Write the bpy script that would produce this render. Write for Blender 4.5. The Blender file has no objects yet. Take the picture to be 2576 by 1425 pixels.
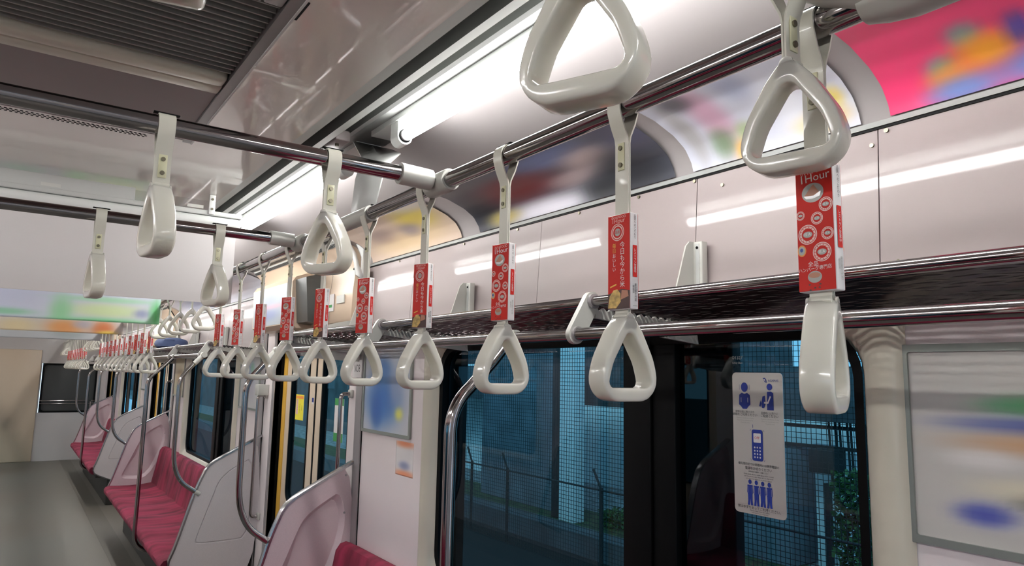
import bpy, bmesh, math, random
from mathutils import Vector, Matrix, noise
random.seed(7)
SC = bpy.context.scene
COL = SC.collection
H = 1.58            # camera height above the floor
PI = math.pi

# ------------------------------------------------------------------ helpers
def lin(c):
    c = c / 255.0
    return c / 12.92 if c <= 0.04045 else ((c + 0.055) / 1.055) ** 2.4
def rgb(r, g, b): return (lin(r), lin(g), lin(b), 1.0)

def mat(name, col, rough=0.5, metal=0.0, coat=0.0, noise_amt=0.0, noise_scale=40.0, spec=0.5, stretch=None,
        bump=0.0, bump_scale=200.0, sheen=0.0, trans=0.0, emit=None, estr=0.0, alt=None, detail=3.0):
    m = bpy.data.materials.new(name); m.use_nodes = True
    nt = m.node_tree; p = nt.nodes['Principled BSDF']
    p.inputs['Base Color'].default_value = col
    p.inputs['Roughness'].default_value = rough
    p.inputs['Metallic'].default_value = metal
    p.inputs['Coat Weight'].default_value = coat
    p.inputs['Coat Roughness'].default_value = 0.05
    p.inputs['Specular IOR Level'].default_value = spec
    p.inputs['Sheen Weight'].default_value = sheen
    p.inputs['Transmission Weight'].default_value = trans
    if emit:
        p.inputs['Emission Color'].default_value = emit
        p.inputs['Emission Strength'].default_value = estr
    if noise_amt or alt or bump:
        tc = nt.nodes.new('ShaderNodeTexCoord'); mp = nt.nodes.new('ShaderNodeMapping')
        nt.links.new(tc.outputs['Object'], mp.inputs['Vector'])
        if stretch: mp.inputs['Scale'].default_value = stretch
    if noise_amt or alt:
        nz = nt.nodes.new('ShaderNodeTexNoise'); nz.inputs['Scale'].default_value = noise_scale
        nz.inputs['Detail'].default_value = detail
        nt.links.new(mp.outputs['Vector'], nz.inputs['Vector'])
        cr = nt.nodes.new('ShaderNodeValToRGB')
        a = alt or tuple(max(0, c * (1 - noise_amt)) for c in col[:3]) + (1,)
        b = col if alt else tuple(min(1, c * (1 + noise_amt)) for c in col[:3]) + (1,)
        cr.color_ramp.elements[0].position = 0.35; cr.color_ramp.elements[0].color = a
        cr.color_ramp.elements[1].position = 0.65; cr.color_ramp.elements[1].color = b
        nt.links.new(nz.outputs['Fac'], cr.inputs['Fac'])
        nt.links.new(cr.outputs['Color'], p.inputs['Base Color'])
    if bump:
        nb = nt.nodes.new('ShaderNodeTexNoise'); nb.inputs['Scale'].default_value = bump_scale
        nt.links.new(mp.outputs['Vector'], nb.inputs['Vector'])
        bn = nt.nodes.new('ShaderNodeBump'); bn.inputs['Strength'].default_value = bump
        bn.inputs['Distance'].default_value = 0.01
        nt.links.new(nb.outputs['Fac'], bn.inputs['Height']); nt.links.new(bn.outputs['Normal'], p.inputs['Normal'])
    return m

class MB:
    """mesh builder: shapes collect into one mesh; .m sets the current material"""
    def __init__(s, m): s.bm = bmesh.new(); s.mats = [m]; s.i = 0
    def use(s, m):
        if m not in s.mats: s.mats.append(m)
        s.i = s.mats.index(m); return s
    def v(s, p): return s.bm.verts.new(p)
    def f(s, vs, smooth=False):
        try: fc = s.bm.faces.new(vs)
        except ValueError: return None
        fc.material_index = s.i; fc.smooth = smooth; return fc
    def poly(s, pts): return s.f([s.v(p) for p in pts])
    def box(s, x0, x1, y0, y1, z0, z1, bev=0.0):
        vs = [s.v((x, y, z)) for x in (x0, x1) for y in (y0, y1) for z in (z0, z1)]
        q = [(0, 1, 3, 2), (4, 6, 7, 5), (0, 4, 5, 1), (2, 3, 7, 6), (0, 2, 6, 4), (1, 5, 7, 3)]
        fs = [s.f([vs[k] for k in f]) for f in q]
        if bev:
            es = set(e for f in fs for e in f.edges)
            r = bmesh.ops.bevel(s.bm, geom=list(es), offset=bev, segments=3, affect='EDGES', profile=0.5)
            for f in r['faces']: f.material_index = s.i; f.smooth = True
        return s
    def tube(s, pts, r, n=12, cap=True):
        pts = [Vector(p) for p in pts]; rings = []
        t0 = (pts[1] - pts[0]).normalized()
        ref = Vector((0, 0, 1)) if abs(t0.z) < 0.9 else Vector((1, 0, 0))
        nrm = t0.cross(ref).normalized()
        for k, p in enumerate(pts):
            if k == 0: t = pts[1] - pts[0]
            elif k == len(pts) - 1: t = pts[-1] - pts[-2]
            else: t = (pts[k + 1] - p).normalized() + (p - pts[k - 1]).normalized()
            t.normalize(); nrm = (nrm - t * nrm.dot(t)).normalized(); bn = t.cross(nrm)
            rr = r[k] if isinstance(r, (list, tuple)) else r
            rings.append([s.v(p + (nrm * math.cos(a) + bn * math.sin(a)) * rr) for a in [2 * PI * j / n for j in range(n)]])
        for a, b in zip(rings, rings[1:]):
            for j in range(n): s.f([a[j], a[(j + 1) % n], b[(j + 1) % n], b[j]], True)
        if cap: s.f(rings[0][::-1]); s.f(rings[-1])
        return s
    def cyl(s, a, b, r, n=16): return s.tube([a, b], r, n)
    def prism(s, poly, fn, d0, d1, smooth=False):
        """poly: 2D points; fn(a,b,d)->xyz; extruded from d0 to d1"""
        A = [s.v(fn(a, b, d0)) for a, b in poly]; B = [s.v(fn(a, b, d1)) for a, b in poly]
        s.f(A[::-1]); s.f(B); n = len(poly)
        for j in range(n): s.f([A[j], A[(j + 1) % n], B[(j + 1) % n], B[j]], smooth)
        return s
    def sweep(s, prof, y0, y1, flip=False, smooth=False, t=0.0):
        """open profile of (x,z) extruded along y"""
        A = [s.v((x, y0, z)) for x, z in prof]; B = [s.v((x, y1, z)) for x, z in prof]
        for j in range(len(prof) - 1):
            q = [A[j], A[j + 1], B[j + 1], B[j]]
            s.f(q[::-1] if flip else q, smooth)
        return s
    def flat(s, pts2, pl):
        """flat outline on a plane mapping pl(a,b)"""
        return s.f([s.v(pl(a, b)) for a, b in pts2])
    def ann(s, cx, cy, r0, r1, pl, n=28, ey=1.0):
        A = [s.v(pl(cx + r0 * math.cos(t), cy + ey * r0 * math.sin(t))) for t in [2 * PI * k / n for k in range(n)]]
        B = [s.v(pl(cx + r1 * math.cos(t), cy + ey * r1 * math.sin(t))) for t in [2 * PI * k / n for k in range(n)]]
        for j in range(n): s.f([A[j], A[(j + 1) % n], B[(j + 1) % n], B[j]])
    def disc(s, cx, cy, r, pl, n=24, ey=1.0):
        s.flat([(cx + r * math.cos(2 * PI * k / n), cy + ey * r * math.sin(2 * PI * k / n)) for k in range(n)], pl)
    def text(s, body, cx, cy, size, pl, sx=1.0, rot=0.0):
        vs, fs = text_geo(body)
        c, q = math.cos(rot), math.sin(rot); nv = []
        for a, b in vs:
            a, b = a * size * sx, b * size
            nv.append(s.v(pl(cx + a * c - b * q, cy + a * q + b * c)))
        for f in fs: s.f([nv[k] for k in f])
    def build(s, name, parent=None, sharp=35, loc=None, recalc=True):
        if recalc: bmesh.ops.recalc_face_normals(s.bm, faces=s.bm.faces)
        me = bpy.data.meshes.new(name); s.bm.to_mesh(me); s.bm.free()
        for m in s.mats: me.materials.append(m)
        me.set_sharp_from_angle(angle=math.radians(sharp))
        o = bpy.data.objects.new(name, me); COL.objects.link(o)
        if parent: o.parent = parent
        if loc: o.location = loc
        return o

_tc = {}
def text_geo(body):
    if body in _tc: return _tc[body]
    cu = bpy.data.curves.new('t', 'FONT'); cu.body = body; cu.size = 1.0; cu.resolution_u = 2
    cu.align_x = 'CENTER'; cu.align_y = 'CENTER'; cu.space_line = 0.95
    ob = bpy.data.objects.new('t', cu); COL.objects.link(ob)
    bpy.context.view_layer.update()
    me = bpy.data.meshes.new_from_object(ob.evaluated_get(bpy.context.evaluated_depsgraph_get()))
    g = ([(v.co.x, v.co.y) for v in me.vertices], [tuple(p.vertices) for p in me.polygons])
    bpy.data.objects.remove(ob); bpy.data.curves.remove(cu); bpy.data.meshes.remove(me)
    _tc[body] = g
    return g

def empty(name, loc=(0, 0, 0), rz=0.0, label=None, cat=None, group=None, kind=None):
    o = bpy.data.objects.new(name, None); COL.objects.link(o); o.location = loc; o.rotation_euler.z = rz
    o.empty_display_size = 0.05
    return tag(o, label, cat, group, kind)
def tag(o, label=None, cat=None, group=None, kind=None):
    if label: o['label'] = label
    if cat: o['category'] = cat
    if group: o['group'] = group
    if kind: o['kind'] = kind
    return o
def copy_tree(o, loc=None, rz=None, label=None, group=None, skip=(), mirror=False):
    r = o.copy(); COL.objects.link(r)
    if loc is not None: r.location = loc
    if rz is not None: r.rotation_euler.z = rz
    if label: r['label'] = label
    if group: r['group'] = group
    if mirror: r.scale.x = -1
    for ch in list(o.children):
        if ch.name.split('.')[0] in skip: continue
        c = ch.copy(); COL.objects.link(c); c.parent = r
        for g in list(ch.children):
            d = g.copy(); COL.objects.link(d); d.parent = c
    return r
def struct(o): o['kind'] = 'structure'; return o
def rrect(y0, y1, z0, z1, r, n=6):
    pts = []
    for cy, cz, a0 in ((y1 - r, z1 - r, 0), (y0 + r, z1 - r, 90), (y0 + r, z0 + r, 180), (y1 - r, z0 + r, 270)):
        for k in range(n + 1):
            a = math.radians(a0 + 90 * k / n); pts.append((cy + r * math.cos(a), cz + r * math.sin(a)))
    return pts
def bez(p, n=10):
    out = []
    for k in range(n + 1):
        t = k / n; a = [(1 - t) ** 2, 2 * t * (1 - t), t * t]
        out.append(tuple(sum(a[i] * p[i][c] for i in range(3)) for c in range(3)))
    return out

# ------------------------------------------------------------------ materials
WALL = mat('wall_laminate_darkened', rgb(150, 138, 138), rough=0.45, coat=0.35, spec=0.3, bump=0.012, bump_scale=5)  # same laminate as the lower wall, darkened to offset strong light near the lamps
WALLLOW = mat('wall_laminate_lightened', rgb(234, 224, 225), rough=0.25, coat=0.2)  # the upper wall's laminate lightened, making up for weaker light low down
WALLG = mat('wall_laminate_grey', rgb(196, 192, 192), rough=0.2, coat=0.2)
COVE = mat('cove_laminate', rgb(154, 149, 149), rough=0.3, coat=0.1)
LIGHTGREY = mat('light_grey_paint', rgb(188, 190, 188), rough=0.4)
CHAN = mat('anodised_channel', rgb(196, 200, 196), rough=0.38, metal=0.0)
CHAND = mat('air_slot_shade', rgb(120, 122, 120), rough=0.5)  # shade inside the grooves put into the colour of the channel paint
CHANM = mat('channel_grey', rgb(140, 142, 140), rough=0.45)
ALU = mat('frame_aluminium', rgb(150, 156, 150), rough=0.35, metal=0.5)
MIDGREY = mat('warm_grey_paint', rgb(146, 136, 136), rough=0.45)
LIP = mat('brushed_lip', rgb(150, 148, 148), rough=0.35, metal=0.6)
MIRROR = mat('polished_ceiling_sheet', rgb(226, 218, 210), rough=0.3, metal=0.25, coat=1.0)
GRILLE = mat('grille_slat', rgb(158, 158, 152), rough=0.4, metal=0.3)
BLACK = mat('black_void', rgb(30, 30, 30), rough=0.8)
RUBBER = mat('black_rubber', rgb(5, 5, 6), rough=0.5, spec=0.12)
CREAM = mat('cream_bar', rgb(206, 204, 188), rough=0.4)
CHROME = mat('polished_steel', rgb(156, 150, 150), rough=0.10, metal=1.0)
STEELD = mat('dull_steel', rgb(165, 161, 162), rough=0.4, metal=0.5)
WIRE = mat('rack_wire', rgb(88, 80, 80), rough=0.2, metal=0.8)
CAST = mat('satin_cast_fitting', rgb(188, 188, 182), rough=0.42, metal=0.25)
BRACK = mat('bracket_paint', rgb(186, 186, 180), rough=0.4)
RINGM = mat('strap_plastic', rgb(202, 200, 191), rough=0.16, coat=0.35)
for _n in RINGM.node_tree.nodes:
    if _n.type == 'BSDF_PRINCIPLED':
        _n.inputs['Subsurface Weight'].default_value = 0.5; _n.inputs['Subsurface Scale'].default_value = 0.03; _n.inputs['Subsurface Radius'].default_value = (1.0, 1.0, 0.9)
BELTM = mat('strap_belt', rgb(202, 200, 188), rough=0.28, coat=0.3, bump=0.05, bump_scale=900)
RIVET = mat('rivet_plate', rgb(205, 203, 170), rough=0.3)
SCREW = mat('screw_metal', rgb(120, 115, 100), rough=0.35, metal=1.0)
RED = mat('print_red', rgb(196, 34, 26), rough=0.55, coat=0.0, spec=0.3)
SLEEVEW = mat('print_white', rgb(225, 222, 222), rough=0.3, coat=0.3)
PINKP = mat('print_pink', rgb(232, 190, 184), rough=0.35)
GREYP = mat('print_grey', rgb(165, 165, 160), rough=0.35)
INK = mat('print_black', rgb(32, 32, 36), rough=0.4)
BROWNP = mat('print_brown', rgb(180, 125, 100), rough=0.4)
BREADP = mat('print_bread', rgb(198, 165, 95), rough=0.4, noise_amt=0.35, noise_scale=120)
DARKP = mat('print_dark', rgb(70, 40, 38), rough=0.4)
BLUEP = mat('print_blue', rgb(28, 50, 138), rough=0.35)
YELP = mat('print_yellow', rgb(240, 225, 60), rough=0.35)
GREENP = mat('print_green', rgb(50, 140, 70), rough=0.4)
ORANGEP = mat('print_orange', rgb(226, 140, 60), rough=0.4)
GOLDP = mat('print_gold', rgb(225, 175, 70), rough=0.4)
SILVER = mat('silver_sticker', rgb(206, 203, 198), rough=0.3, metal=0.55)
PINKPANEL = mat('pink_panel', rgb(206, 188, 192), rough=0.4, noise_amt=0.03, noise_scale=300)
GREYPANEL = mat('lavender_grey_panel', rgb(198, 190, 193), rough=0.4, noise_amt=0.03, noise_scale=300)
TRIMM = mat('trim_steel', rgb(185, 183, 185), rough=0.25, metal=1.0)
FLOORM = mat('floor_vinyl', rgb(106, 101, 94), rough=0.5, noise_amt=0.16, noise_scale=260, detail=2)
FLOORD = mat('floor_vinyl_dark', rgb(92, 87, 80), rough=0.5, noise_amt=0.16, noise_scale=260, detail=2)
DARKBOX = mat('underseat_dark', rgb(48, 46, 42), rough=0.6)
SEAT = mat('seat_moquette', rgb(154, 38, 72), rough=0.9, sheen=0.02, alt=rgb(98, 14, 40), noise_scale=3.0, stretch=(1.0, 3.4, 1.0), bump=0.15, bump_scale=500)
FRAMEM = mat('window_surround', rgb(206, 200, 184), rough=0.32, coat=0.15)
DOORM = mat('door_leaf_cream', rgb(206, 188, 166), rough=0.35)
YELLOW = mat('door_edge_yellow', rgb(206, 162, 66), rough=0.4)
HEADM = mat('door_header_beige', rgb(206, 184, 162), rough=0.35, coat=0.1)
LCD = mat('dark_display', rgb(62, 64, 64), rough=0.25)
TUBE = mat('lamp_tube', (1, 1, 1, 1), rough=0.4, emit=(1.0, 0.985, 0.96, 1), estr=42.0)
LAMPW = mat('lamp_white', rgb(225, 228, 226), rough=0.35)
PAPER = mat('white_paper', rgb(214, 210, 210), rough=0.55)
STONE = mat('tape_grey', rgb(200, 200, 195), rough=0.5)

def glass_mat(name, tint):
    m = bpy.data.materials.new(name); m.use_nodes = True; nt = m.node_tree
    for n in list(nt.nodes): nt.nodes.remove(n)
    N = nt.nodes.new; L = nt.links.new
    def math_(op, a, b=None):
        n = N('ShaderNodeMath'); n.operation = op
        for k, v in enumerate((a, b)):
            if v is None: continue
            if isinstance(v, (int, float)): n.inputs[k].default_value = v
            else: L(v, n.inputs[k])
        return n.outputs[0]
    o = N('ShaderNodeOutputMaterial'); mx = N('ShaderNodeMixShader')
    t = N('ShaderNodeBsdfTransparent'); g = N('ShaderNodeBsdfGlossy'); ge = N('ShaderNodeNewGeometry')
    dt = N('ShaderNodeVectorMath'); dt.operation = 'DOT_PRODUCT'
    L(ge.outputs['Incoming'], dt.inputs[0]); L(ge.outputs['Normal'], dt.inputs[1])
    c = math_('ABSOLUTE', dt.outputs['Value'])
    f = math_('ADD', math_('MULTIPLY', math_('POWER', math_('SUBTRACT', 1.0, c), 5.0), 0.28), 0.03)   # reflectance rises towards grazing
    t.inputs['Color'].default_value = tint; g.inputs['Roughness'].default_value = 0.015
    g.inputs['Color'].default_value = (0.9, 0.95, 1, 1)
    L(f, mx.inputs[0]); L(t.outputs[0], mx.inputs[1]); L(g.outputs[0], mx.inputs[2]); L(mx.outputs[0], o.inputs[0])
    return m
GLASS = glass_mat('tinted_glass', (0.14, 0.34, 0.43, 1))
GLASSD = glass_mat('door_glass', (0.20, 0.42, 0.48, 1))
CLEAR = glass_mat('clear_plastic', (0.9, 0.9, 0.9, 1))

def attr_mat(name, rough=0.4, coat=0.2):
    m = bpy.data.materials.new(name); m.use_nodes = True; nt = m.node_tree; p = nt.nodes['Principled BSDF']
    a = nt.nodes.new('ShaderNodeAttribute'); a.attribute_name = 'print'
    nt.links.new(a.outputs['Color'], p.inputs['Base Color']); p.inputs['Roughness'].default_value = rough
    p.inputs['Coat Weight'].default_value = coat
    return m
PRINT = attr_mat('soft_print')

def printed(name, fn, nu, nv, base, blobs, parent=None, thick=0.0):
    """a printed sheet: fn(u,v)->xyz, soft colour patches; blobs=(u,v,ru,rv,rgb,strength)"""
    bm = bmesh.new(); lay = bm.verts.layers.float_color.new('print'); g = []
    for j in range(nv + 1):
        row = []
        for i in range(nu + 1):
            u, v = i / nu, j / nv
            c = list(base)
            for bu, bv, ru, rv, cc, st in blobs:
                q = (((u - bu) / ru) ** 2 + ((v - bv) / rv) ** 2)
                w = st * math.exp(-q ** 1.5)
                c = [a * (1 - w) + b * w for a, b in zip(c, cc)]
            vv = bm.verts.new(fn(u, v)); vv[lay] = (lin(c[0]), lin(c[1]), lin(c[2]), 1); row.append(vv)
        g.append(row)
    for j in range(nv):
        for i in range(nu):
            f = bm.faces.new([g[j][i], g[j][i + 1], g[j + 1][i + 1], g[j + 1][i]]); f.smooth = True
    me = bpy.data.meshes.new(name); bm.to_mesh(me); bm.free(); me.materials.append(PRINT)
    o = bpy.data.objects.new(name, me); COL.objects.link(o)
    if parent: o.parent = parent
    return o

# ------------------------------------------------------------------ car layout (x across, y along, z up)
XW = 1.37           # inner wall
BEN = [(0.0, 3.2), (4.71, 7.91), (9.42, 12.62)]
DOORS = [(3.2, 4.71), (7.91, 9.42), (12.62, 14.13)]
Y0, Y1 = -1.6, 14.3
Z = lambda z: H + z
SEAM = Z(0.522)

# floor
fl = empty('floor', kind='structure')
b = MB(FLOORM); b.box(-1.45, 1.45, Y0, Y1, -0.05, 0.0); b.build('floor_vinyl', fl)
b = MB(FLOORD)
for s in (-1, 1):
    b.box(min(s * 0.80, s * 0.96), max(s * 0.80, s * 0.96), Y0, Y1, 0.0, 0.002)
b.build('floor_border_strip', fl)

COVEP = [(1.397, .522), (1.388, .556), (1.364, .590), (1.322, .616), (1.25, .640), (1.16, .660), (1.02, .690), (0.91, .722), (0.885, .722)]
CHP = [(.594, .650), (.620, .650), (.620, .735), (.668, .735), (.668, .664), (.690, .664), (.690, .735), (.742, .735), (.742, .694), (.752, .690), (.765, .704), (.885, .704), (.885, .722)]

# ceiling (structure, parts as children)
ce = empty('ceiling', kind='structure')
for s in (1, -1):
    P = lambda pr: [(s * x, Z(z)) for x, z in pr]
    b = MB(COVE); b.sweep(P(COVEP), Y0, Y1, smooth=True); b.build('cove_panel', ce, 50)
    b = MB(CHAN)
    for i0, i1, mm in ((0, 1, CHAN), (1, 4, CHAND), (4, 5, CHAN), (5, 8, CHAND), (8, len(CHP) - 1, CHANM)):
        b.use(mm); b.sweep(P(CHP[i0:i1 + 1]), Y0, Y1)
    b.build('air_slot_channel', ce, 20)
    b = MB(MIRROR); b.sweep(P([(.363, .650), (.594, .650)]), Y0, Y1); b.build('polished_side_panel', ce)
PER = 4.71
for k in range(-1, 4):
    a0 = 2.12 - 3.1 + k * PER; a1 = 2.12 + k * PER
    if a1 < Y0 or a0 > Y1: continue
    a0 = max(a0, Y0); a1 = min(a1, Y1)
    for s in (1, -1):
        b = MB(LIP); b.box(min(s * .338, s * .3595), max(s * .338, s * .3595), a0, a1, Z(.644), Z(.70)); b.build('grille_lip', ce)
        b = MB(LAMPW); b.box(min(s * .3595, s * .3635), max(s * .3595, s * .3635), a0, a1, Z(.641), Z(.70)); b.build('edge_glint_strip', ce)  # white colour stands in for the lamps' reflection along this edge
        b = MB(RUBBER)
        for yy in (a1 - .96,): b.box(min(s * .364, s * .372), max(s * .364, s * .372), yy, yy + .075, Z(.6480), Z(.652))
        b.build('latch_slot', ce)
    g1 = a1 - .53; g0 = a1 - .90            # slatted part
    b = MB(BLACK); b.box(-.338, .338, a0, a1 - .42, Z(.70), Z(.72)); b.build('grille_back', ce)
    b = MB(GRILLE); y = g0
    while y < g1:
        b.box(-.337, .337, y, y + .0042, Z(.655), Z(.676)); y += .0235
    b.build('grille_slats', ce)
    b = MB(LIGHTGREY); b.box(-.337, .30, a0, g0 - .012, Z(.648), Z(.69), .004); b.box(.303, .337, a0, g0 - .012, Z(.648), Z(.69), .004); b.build('grille_end_box', ce)
    b = MB(CREAM); b.box(-.337, .337, g1, g1 + .052, Z(.642), Z(.69), .012); b.box(-.337, .337, g1 + .053, g1 + .105, Z(.645), Z(.69), .006); b.build('grille_cross_bar', ce)
    b = MB(MIDGREY); b.box(-.337, .337, g1 + .108, a1, Z(.650), Z(.69)); b.build('grey_cover_plate', ce)
    b = MB(MIRROR); b.box(-.363, .363, a1 + .0, a1 + 1.61, Z(.650), Z(.69))
    b.use(BLACK)
    for i in range(56):
        for j in range(3):
            x = -.36 + i * .0113 + (j % 2) * .005
            if x > .25: continue
            b.box(x, x + .006, a1 + .012 + j * .011, a1 + .018 + j * .011, Z(.6492), Z(.6499))
    b.build('polished_centre_panel', ce)

# upper wall panels, lower wall with openings
def wall_side(s, name):
    w = empty(name, kind='structure')
    X = lambda a: (min(s * a, s * (a + .03)), max(s * a, s * (a + .03)))
    x0, x1 = X(XW)
    seams = [-1.6, 0.67, 1.124, 2.67, 3.2]
    segs = []
    for (a, c) in [(-1.6, -1.5), (-1.5, 0.0)] + [q for p in zip(BEN, DOORS) for q in p] + [(14.13, 14.3)]:
        segs.append((a, c))
    b = MB(WALL)
    for a, c in segs:
        isb = (a, c) in BEN
        cuts = [a] + ([a + .685, a + 1.148, a + 1.80, a + 2.70] if isb else []) + [c]
        for p, q in zip(cuts, cuts[1:]):
            if isb or c - a < .3: b.prism([(1.37, 1.70), (1.3965, SEAM - .003), (1.43, SEAM - .003), (1.43, 1.70)], lambda u, v, d: (s * u, d, v), p + .0012, q - .0012)
    b.build('upper_panel', w)
    b = MB(CHANM); b.box(min(s * 1.390, s * 1.41), max(s * 1.390, s * 1.41), Y0, Y1, SEAM - .004, SEAM + .007); b.use(RUBBER)
    b.box(min(s * 1.393, s * 1.42), max(s * 1.393, s * 1.42), Y0, Y1, SEAM - .009, SEAM - .004); b.build('seam_moulding', w)
    b = MB(WALLLOW)
    for a, c in segs:
        if (a, c) in BEN:
            wy0, wy1, wz0, wz1 = a + .69, a + 2.46, .79, 1.70
            b.box(x0, x1, a, wy0, 0, 1.70); b.box(x0, x1, wy1, c, 0, 1.70); b.box(x0, x1, wy0, wy1, 0, wz0)
        elif (a, c) in DOORS or a == -1.5:
            b.box(x0, x1, a, a + .10, 0, 1.84); b.box(x0, x1, c - .21, c, 0, 1.84)
            b.box(x0, x1 if s > 0 else x1, a, c, 1.84, SEAM)
        else: b.box(x0, x1, a, c, 0, SEAM)
    b.build('lower_panel', w)
    sc = MB(SCREW)
    if s > 0:
        for (yy, zz) in [(.685, .474), (.655, .497), (1.05, .471), (1.135, .499), (1.33, .497), (1.58, .497), (1.9, .497), (2.25, .497), (2.8, .497), (.70, .215), (.645, .232), (1.05, .215), (2.15, .215)]:
            xs = 1.37 + (zz - .12) * .066; sc.cyl((xs - .0035, yy * xs / 1.37, Z(zz * xs / 1.37)), (xs + .004, yy * xs / 1.37, Z(zz * xs / 1.37)), .0045, 10)
        sc.build('panel_screws', w)
    return w
wr = wall_side(1, 'wall_right'); wl = wall_side(-1, 'wall_left')
# corner stanchion strips where the partitions meet the wall
for k, (a, c) in enumerate(BEN):
    for n, yy in enumerate((a, c)):
        p, q = (yy - .075, yy - .005) if n else (yy + .005, yy + .075)
        b = MB(STEELD); b.box(1.360, 1.3705, p, q, .0, 2.08); b.use(RUBBER); b.box(1.366, 1.3708, p - .003, p, 0, 2.08)
        struct(b.build('trim_%d' % (2 * k + n + 1)))
# end walls
w = empty('wall_far', kind='structure')
b = MB(WALLG)
for (x0, x1, z0, z1) in ((-1.42, -1.24, 0, 2.3), (1.24, 1.42, 0, 2.3), (-1.24, 1.24, 0, .8), (-1.24, 1.24, 1.63, 2.3), (-.42, .42, .8, 1.63)):
    b.box(x0, x1, Y1, Y1 + .05, z0, z1)
b.build('end_panel', w)
b = MB(DOORM); b.box(-.40, .40, Y1 - .03, Y1, 0, 1.85, .01); b.build('gangway_door', w)
for s in (1, -1):
    b = MB(RUBBER); o = rrect(.43, 1.24, .80, 1.63, .06); i = rrect(.46, 1.21, .83, 1.60, .05)
    A = [b.v((s * p, Y1 - .005, q)) for p, q in o]; Bv = [b.v((s * p, Y1 - .005, q)) for p, q in i]
    for j in range(len(o)): b.f([A[j], A[(j + 1) % len(o)], Bv[(j + 1) % len(o)], Bv[j]])
    b.use(LCD); b.box(min(s * .43, s * 1.24), max(s * .43, s * 1.24), Y1 + .03, Y1 + .05, .8, 1.63)
    b.use(CHROME); b.cyl((s * .43, Y1 - .03, .95), (s * 1.24, Y1 - .03, .95), .008); b.cyl((s * .43, Y1 - .03, 1.0), (s * 1.24, Y1 - .03, 1.0), .008)
    b.build('end_window', w)
b = MB(WALLG); b.box(-1.45, 1.45, Y0 - .05, Y0, 0, 2.32); struct(b.build('wall_near'))

# ------------------------------------------------------------------ windows
def make_window(k, a, s=1):
    w = empty('window_%d' % k, kind='structure')
    y0, y1, z0, z1 = a + .735, a + 2.415, .825, 1.685
    X = lambda x: s * x
    def ringm(name, m, o1, x1, o2, x2, o3=None, x3=None):
        b = MB(m); L = [[b.v((X(x), p, q)) for p, q in o] for o, x in ((o1, x1), (o2, x2), (o3, x3)) if o]
        for A, B2 in zip(L, L[1:]):
            n = len(A)
            for j in range(n): b.f([A[j], A[(j + 1) % n], B2[(j + 1) % n], B2[j]], True)
        return b.build(name, w, 60)
    def ro(d, r): return rrect(y0 - d, y1 + d, z0 - d, z1 + min(d, .05), r)
    b = MB(FRAMEM)
    L = []
    for d, r, x in ((.095, .03, 1.368), (.088, .03, 1.352), (.070, .05, 1.343), (.045, .07, 1.346), (.018, .085, 1.362), (.0, .09, 1.392)):
        L.append([b.v((X(x), p, q)) for p, q in ro(d, r)])
    for A, B2 in zip(L, L[1:]):
        n = len(A)
        for j in range(n): b.f([A[j], A[(j + 1) % n], B2[(j + 1) % n], B2[j]], True)
    b.build('surround', w, 70)
    b = MB(RUBBER); L = []
    for d, r, x in ((.004, .09, 1.378), (-.016, .08, 1.381), (-.016, .08, 1.41)):
        L.append([b.v((X(x), p, q)) for p, q in rrect(y0 - d, y1 + d, z0 - d, z1 + d, r)])
    for A, B2 in zip(L, L[1:]):
        n = len(A)
        for j in range(n): b.f([A[j], A[(j + 1) % n], B2[(j + 1) % n], B2[j]], True)
    b.build('gasket', w, 70)
    b = MB(RUBBER)
    def bx(p, q, c, d, e, f): b.box(min(X(p), X(q)), max(X(p), X(q)), c, d, e, f, .004)
    bx(1.376, 1.40, a + 1.30, a + 1.40, z0 - .05, z1 + .03)
    bx(1.384, 1.41, a + 1.222, a + 1.298, z0 - .05, z1 + .03)
    bx(1.425, 1.46, a + 1.075, a + 1.30, z0 - .05, z1 + .03)
    bx(1.425, 1.46, a + 2.34, a + 2.46, z0 - .05, z1 + .03)
    b.build('centre_stile', w)
    b = MB(GLASS); q = rrect(y0 - .002, y1 + .002, z0 - .002, z1 + .002, .088)
    b.f([b.v((X(1.405), p, r)) for p, r in q]); b.build('pane', w)
    return w
for k, (a, c) in enumerate(BEN): make_window(k + 1, a)
for k, (a, c) in enumerate(BEN): make_window(k + 4, a, -1)
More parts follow.
